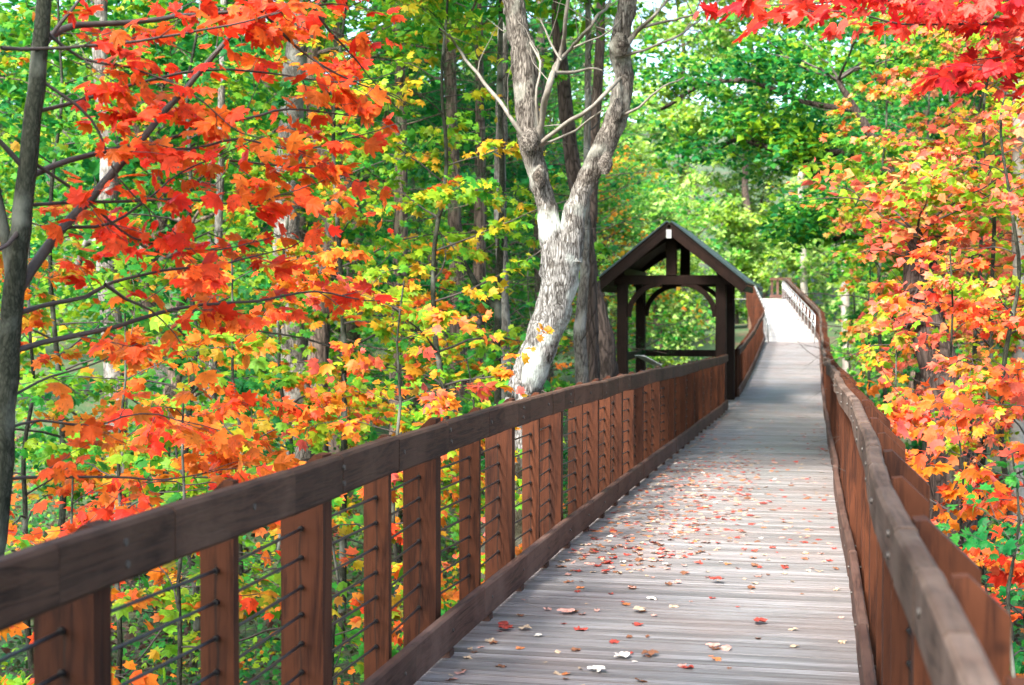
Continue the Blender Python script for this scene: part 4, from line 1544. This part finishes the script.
def place(x, y):
    d = np.array((x, y, CAM_H)) - np.array((0, 0, CAM_H))
    r, f = d[0] * _r.x + d[1] * _r.y, d[0] * _f.x + d[1] * _f.y
    px = 512 + FPX * r / f
    m = next(t for q, t in MARKS if px < q)
    return ('just behind ' if y < 33 else 'well behind ' if y < 50 else 'far behind ' if y < 75 else 'farthest behind ') + m


PK = [(P_GREEN, 'dense green forest tree ', M_BARK_BROWN), (P_YG, 'yellow-green forest tree ', M_BARK_GREY),
      (P_PALE, 'pale green forest tree ', M_BARK_GREY), (P_AUT, 'forest tree turning orange ', M_BARK_GREY)]
rs = np.random.default_rng(5)
spots = []
tries = 0
while len(spots) < 46 and tries < 6000:
    tries += 1
    Y = rs.uniform(21, 84)
    px = rs.uniform(-60, 1075)
    x, y = sp(px, Y)
    if (x + 3) ** 2 + (y - 26.5) ** 2 < 40:
        continue
    if (-5.6 if y < 40 else -9.0) < x - xoff(y) * .6 < 4.6:
        continue
    if any((x - a) ** 2 + (y - b) ** 2 < (3.3 + Y * .02) ** 2 for a, b in spots):
        continue
    spots.append((x, y))
# back row closing the view
for k in range(9):
    spots.append((-60 + k * 9 + rs.uniform(-2, 2), 100 + rs.uniform(-6, 6)))
first = {}
used = set()
for i, (x, y) in enumerate(spots):
    k = int(rs.choice(4, p=(.38, .3, .2, .12)))
    for q in range(4):
        if PK[k][1] + place(x, y) not in used:
            break
        k = (k + 1) % 4
    else:
        continue
    used.add(PK[k][1] + place(x, y))
    v = int(rs.integers(0, 2))
    if (k, v) not in first:
        pal, lab, bm = PK[k]
        first[k, v] = forest_tree(lab + place(x, y), x, y, (10.5, 12.5)[v], (3.2, 3.8)[v], (.06, .2)[v], pal, .19, 850 + k * 2 + v, 28, 26, barkm=bm, r=(.15, .22)[v], group='background forest trees, kind %s' % ('green', 'yellow-green', 'pale green', 'turning')[k])
    else:
        copy_thing(first[k, v], (x, y, ground(x, y)), rs.uniform(0, 6.28), PK[k][1] + place(x, y), rs.uniform(.85, 1.25))


# ------------------------------------------------------------------ ground cover below the left railing
def cover():
    rng = np.random.default_rng(9)
    n = 52000
    Y = 3.2 + 27 * rng.random(n) ** 1.1
    u = rng.uniform(-.72, .16, n)
    X = u * Y
    k = ((X < -2.0) | (X > .7))
    X, Y = X[k], Y[k]
    hgt = np.abs(rng.normal(0, .3, len(X))) * (1 + np.sin(X * 1.3) * np.cos(Y * .9))
    Z = np.array([ground(a, b) for a, b in zip(X, Y)]) + .03 + hgt
    P = np.stack([X, Y, Z], 1)
    H = rng.normal(0, 1, (len(P), 3))
    H /= np.linalg.norm(H, axis=1)[:, None]
    col = colours(P, [((.06, .03, .018), 7), (dgreen, 6), (green, 3), (ygreen, 1.5), (lime, .3), (amber, .5), (orange, .7)], rng, 1.2, .55)
    me = leaf_mesh('undergrowth', P, H, rng.uniform(.04, .085, len(P)), col, 1, rng, .5, (.1, -.3, 0))
    o = link_mesh('undergrowth', me, M_LEAF)
    tag(o, 'low green and yellow undergrowth with leaf litter on the forest floor', 'undergrowth', kind='stuff')
    T = Tubes()
    for k in range(1300):
        y = 3.5 + 18 * rng.random()
        x = -rng.uniform(2.2, 2.5 + y * .65)
        z = ground(x, y)
        d = rng.normal(0, 1, 3)
        d[2] = abs(d[2]) * .9 + .15
        d = unit(d)
        pts = [np.array((x, y, z))]
        L = rng.uniform(.3, 1.1)
        for _ in range(6):
            d = unit(d + rng.normal(0, .2, 3))
            pts.append(pts[-1] + d * L / 6)
        T.add(pts, np.linspace(.005, .0015, 7), 4)
    o = T.build('brush', M_TWIG, None)
    tag(o, 'tangle of bare dark twigs on the forest floor', 'brush', kind='stuff')


cover()


# ------------------------------------------------------------------ fallen leaves on the boards
def fallen():
    rng = np.random.default_rng(77)
    kinds = [('dull red maple leaf lying on the boardwalk planks', (.36, .05, .035), 'dull red fallen leaves on the boards'),
             ('pale tan maple leaf lying on the boardwalk planks', (.42, .31, .21), 'pale tan fallen leaves on the boards'),
             ('pinkish pale leaf lying on the boardwalk planks', (.50, .26, .21), 'pinkish fallen leaves on the boards'),
             ('brown curled leaf lying on the boardwalk planks', (.2, .085, .045), 'brown fallen leaves on the boards'),
             ('whitish upturned leaf lying on the boardwalk planks', (.66, .6, .53), 'whitish fallen leaves on the boards'),
             ('orange leaf lying on the boardwalk planks', (.50, .17, .06), 'orange fallen leaves on the boards')]
    prob = np.array((.22, .2, .22, .22, .05, .09))

    def spot():
        while True:
            y = 4.8 + 26 * rng.random() ** 1.25
            x = rng.uniform(XL + .04, XR - .04)
            # thicker drift towards the left kerb in the middle distance
            w = .05 + 1.2 * math.exp(-((y - 12.5) / 4.2) ** 2) * math.exp(-((x + 1.15) / .55) ** 2) + .13 * math.exp(-((y - 11) / 5) ** 2) + .9 * math.exp(-((x + 1.56) / .06) ** 2) + .5 * math.exp(-((x - .17) / .04) ** 2)
            if y < 8.5:
                w *= .4
            if rng.random() < w:
                return x, y
    meshes = []
    V0, F0 = SH[0]
    for k, (lab, c, grp) in enumerate(kinds):
        for v in range(3):
            V = V0.copy()
            V[:, 0] -= .45
            r2 = (V[:, 0] ** 2 + V[:, 1] ** 2)
            V[:, 2] = .22 * r2 * rng.uniform(.2, 1.8) * rng.choice((1, 1, 1.5)) + .11 * np.sin(V[:, 0] * rng.uniform(4, 8) + V[:, 1] * rng.uniform(2, 7) + rng.uniform(0, 6))
            V[:, 1] *= rng.uniform(.65, 1.05)
            V[:, 2] -= V[:, 2].min()
            V[:, 2] *= .7
            V *= .085
            col = np.tile(np.array(c) * rng.uniform(.8, 1.15), (len(V), 1))
            me = raw_mesh('fallen_leaf', V, F0.ravel(), np.full(len(F0), 3), {'col': col})
            me.materials.append(M_LEAF_DRY)
            meshes.append((k, me))
    pts = sorted((spot() for _ in range(1500)), key=lambda q: q[1])
    # a few placed as in the photograph
    fixed = [((622, 657), 4), ((650, 655), 3), ((640, 610), 1), ((597, 671), 4), ((525, 629), 1), ((506, 629), 0), ((566, 612), 2), ((717, 580), 0), ((760, 622), 0), ((690, 520), 0)]
    for i, (x, y) in enumerate(pts[:289]):
        k = int(rng.choice(6, p=prob))
        me = meshes[k * 3 + int(rng.integers(0, 3))][1]
        o = bpy.data.objects.new('fallen_leaf', me)
        COL.objects.link(o)
        s = rng.uniform(.25, .72)
        o.scale = (s, s * rng.uniform(.7, 1.1), s)
        o.location = (x, y, zdeck(y) + .003)
        o.rotation_euler = (rng.normal(0, .12), rng.normal(0, .12), rng.uniform(0, 6.28))
        tag(o, kinds[k][0], 'leaf', kinds[k][2])
    for (px, py), k in fixed:
        t = 1422 * 1.6 / (py - 306) / .978
        p = at(px, py, 5)
        dirv = p - np.array((0, 0, CAM_H))
        p = np.array((0, 0, CAM_H)) + dirv * (-CAM_H / dirv[2])
        me = meshes[k * 3 + 1][1]
        o = bpy.data.objects.new('fallen_leaf', me)
        COL.objects.link(o)
        o.location = (p[0], p[1], .004)
        o.rotation_euler = (0, 0, rng.uniform(0, 6.28))
        o.scale = (.9,) * 3
        tag(o, kinds[k][0], 'leaf', kinds[k][2])
    rest = np.array(pts[289:])
    P = np.column_stack([rest[:, 0], rest[:, 1], [zdeck(b) + .008 for b in rest[:, 1]]])
    H = rng.normal(0, 1, (len(P), 3))
    H[:, 2] = 0
    H /= np.linalg.norm(H, axis=1)[:, None]
    C = np.array([k[1] for k in kinds])[rng.choice(6, len(P), p=prob)] * rng.uniform(.75, 1.2, (len(P), 1))
    me = leaf_mesh('leaf_litter', P, H, rng.uniform(.035, .068, len(P)), C, 1, rng, .12, (0, 0, 0), 0)
    o = link_mesh('leaf_litter', me, M_LEAF_DRY)
    tag(o, 'scattered small fallen leaves farther along the boards', 'leaf litter', kind='stuff')


fallen()
print('LEAVES', NL, 'objects', len(bpy.data.objects))
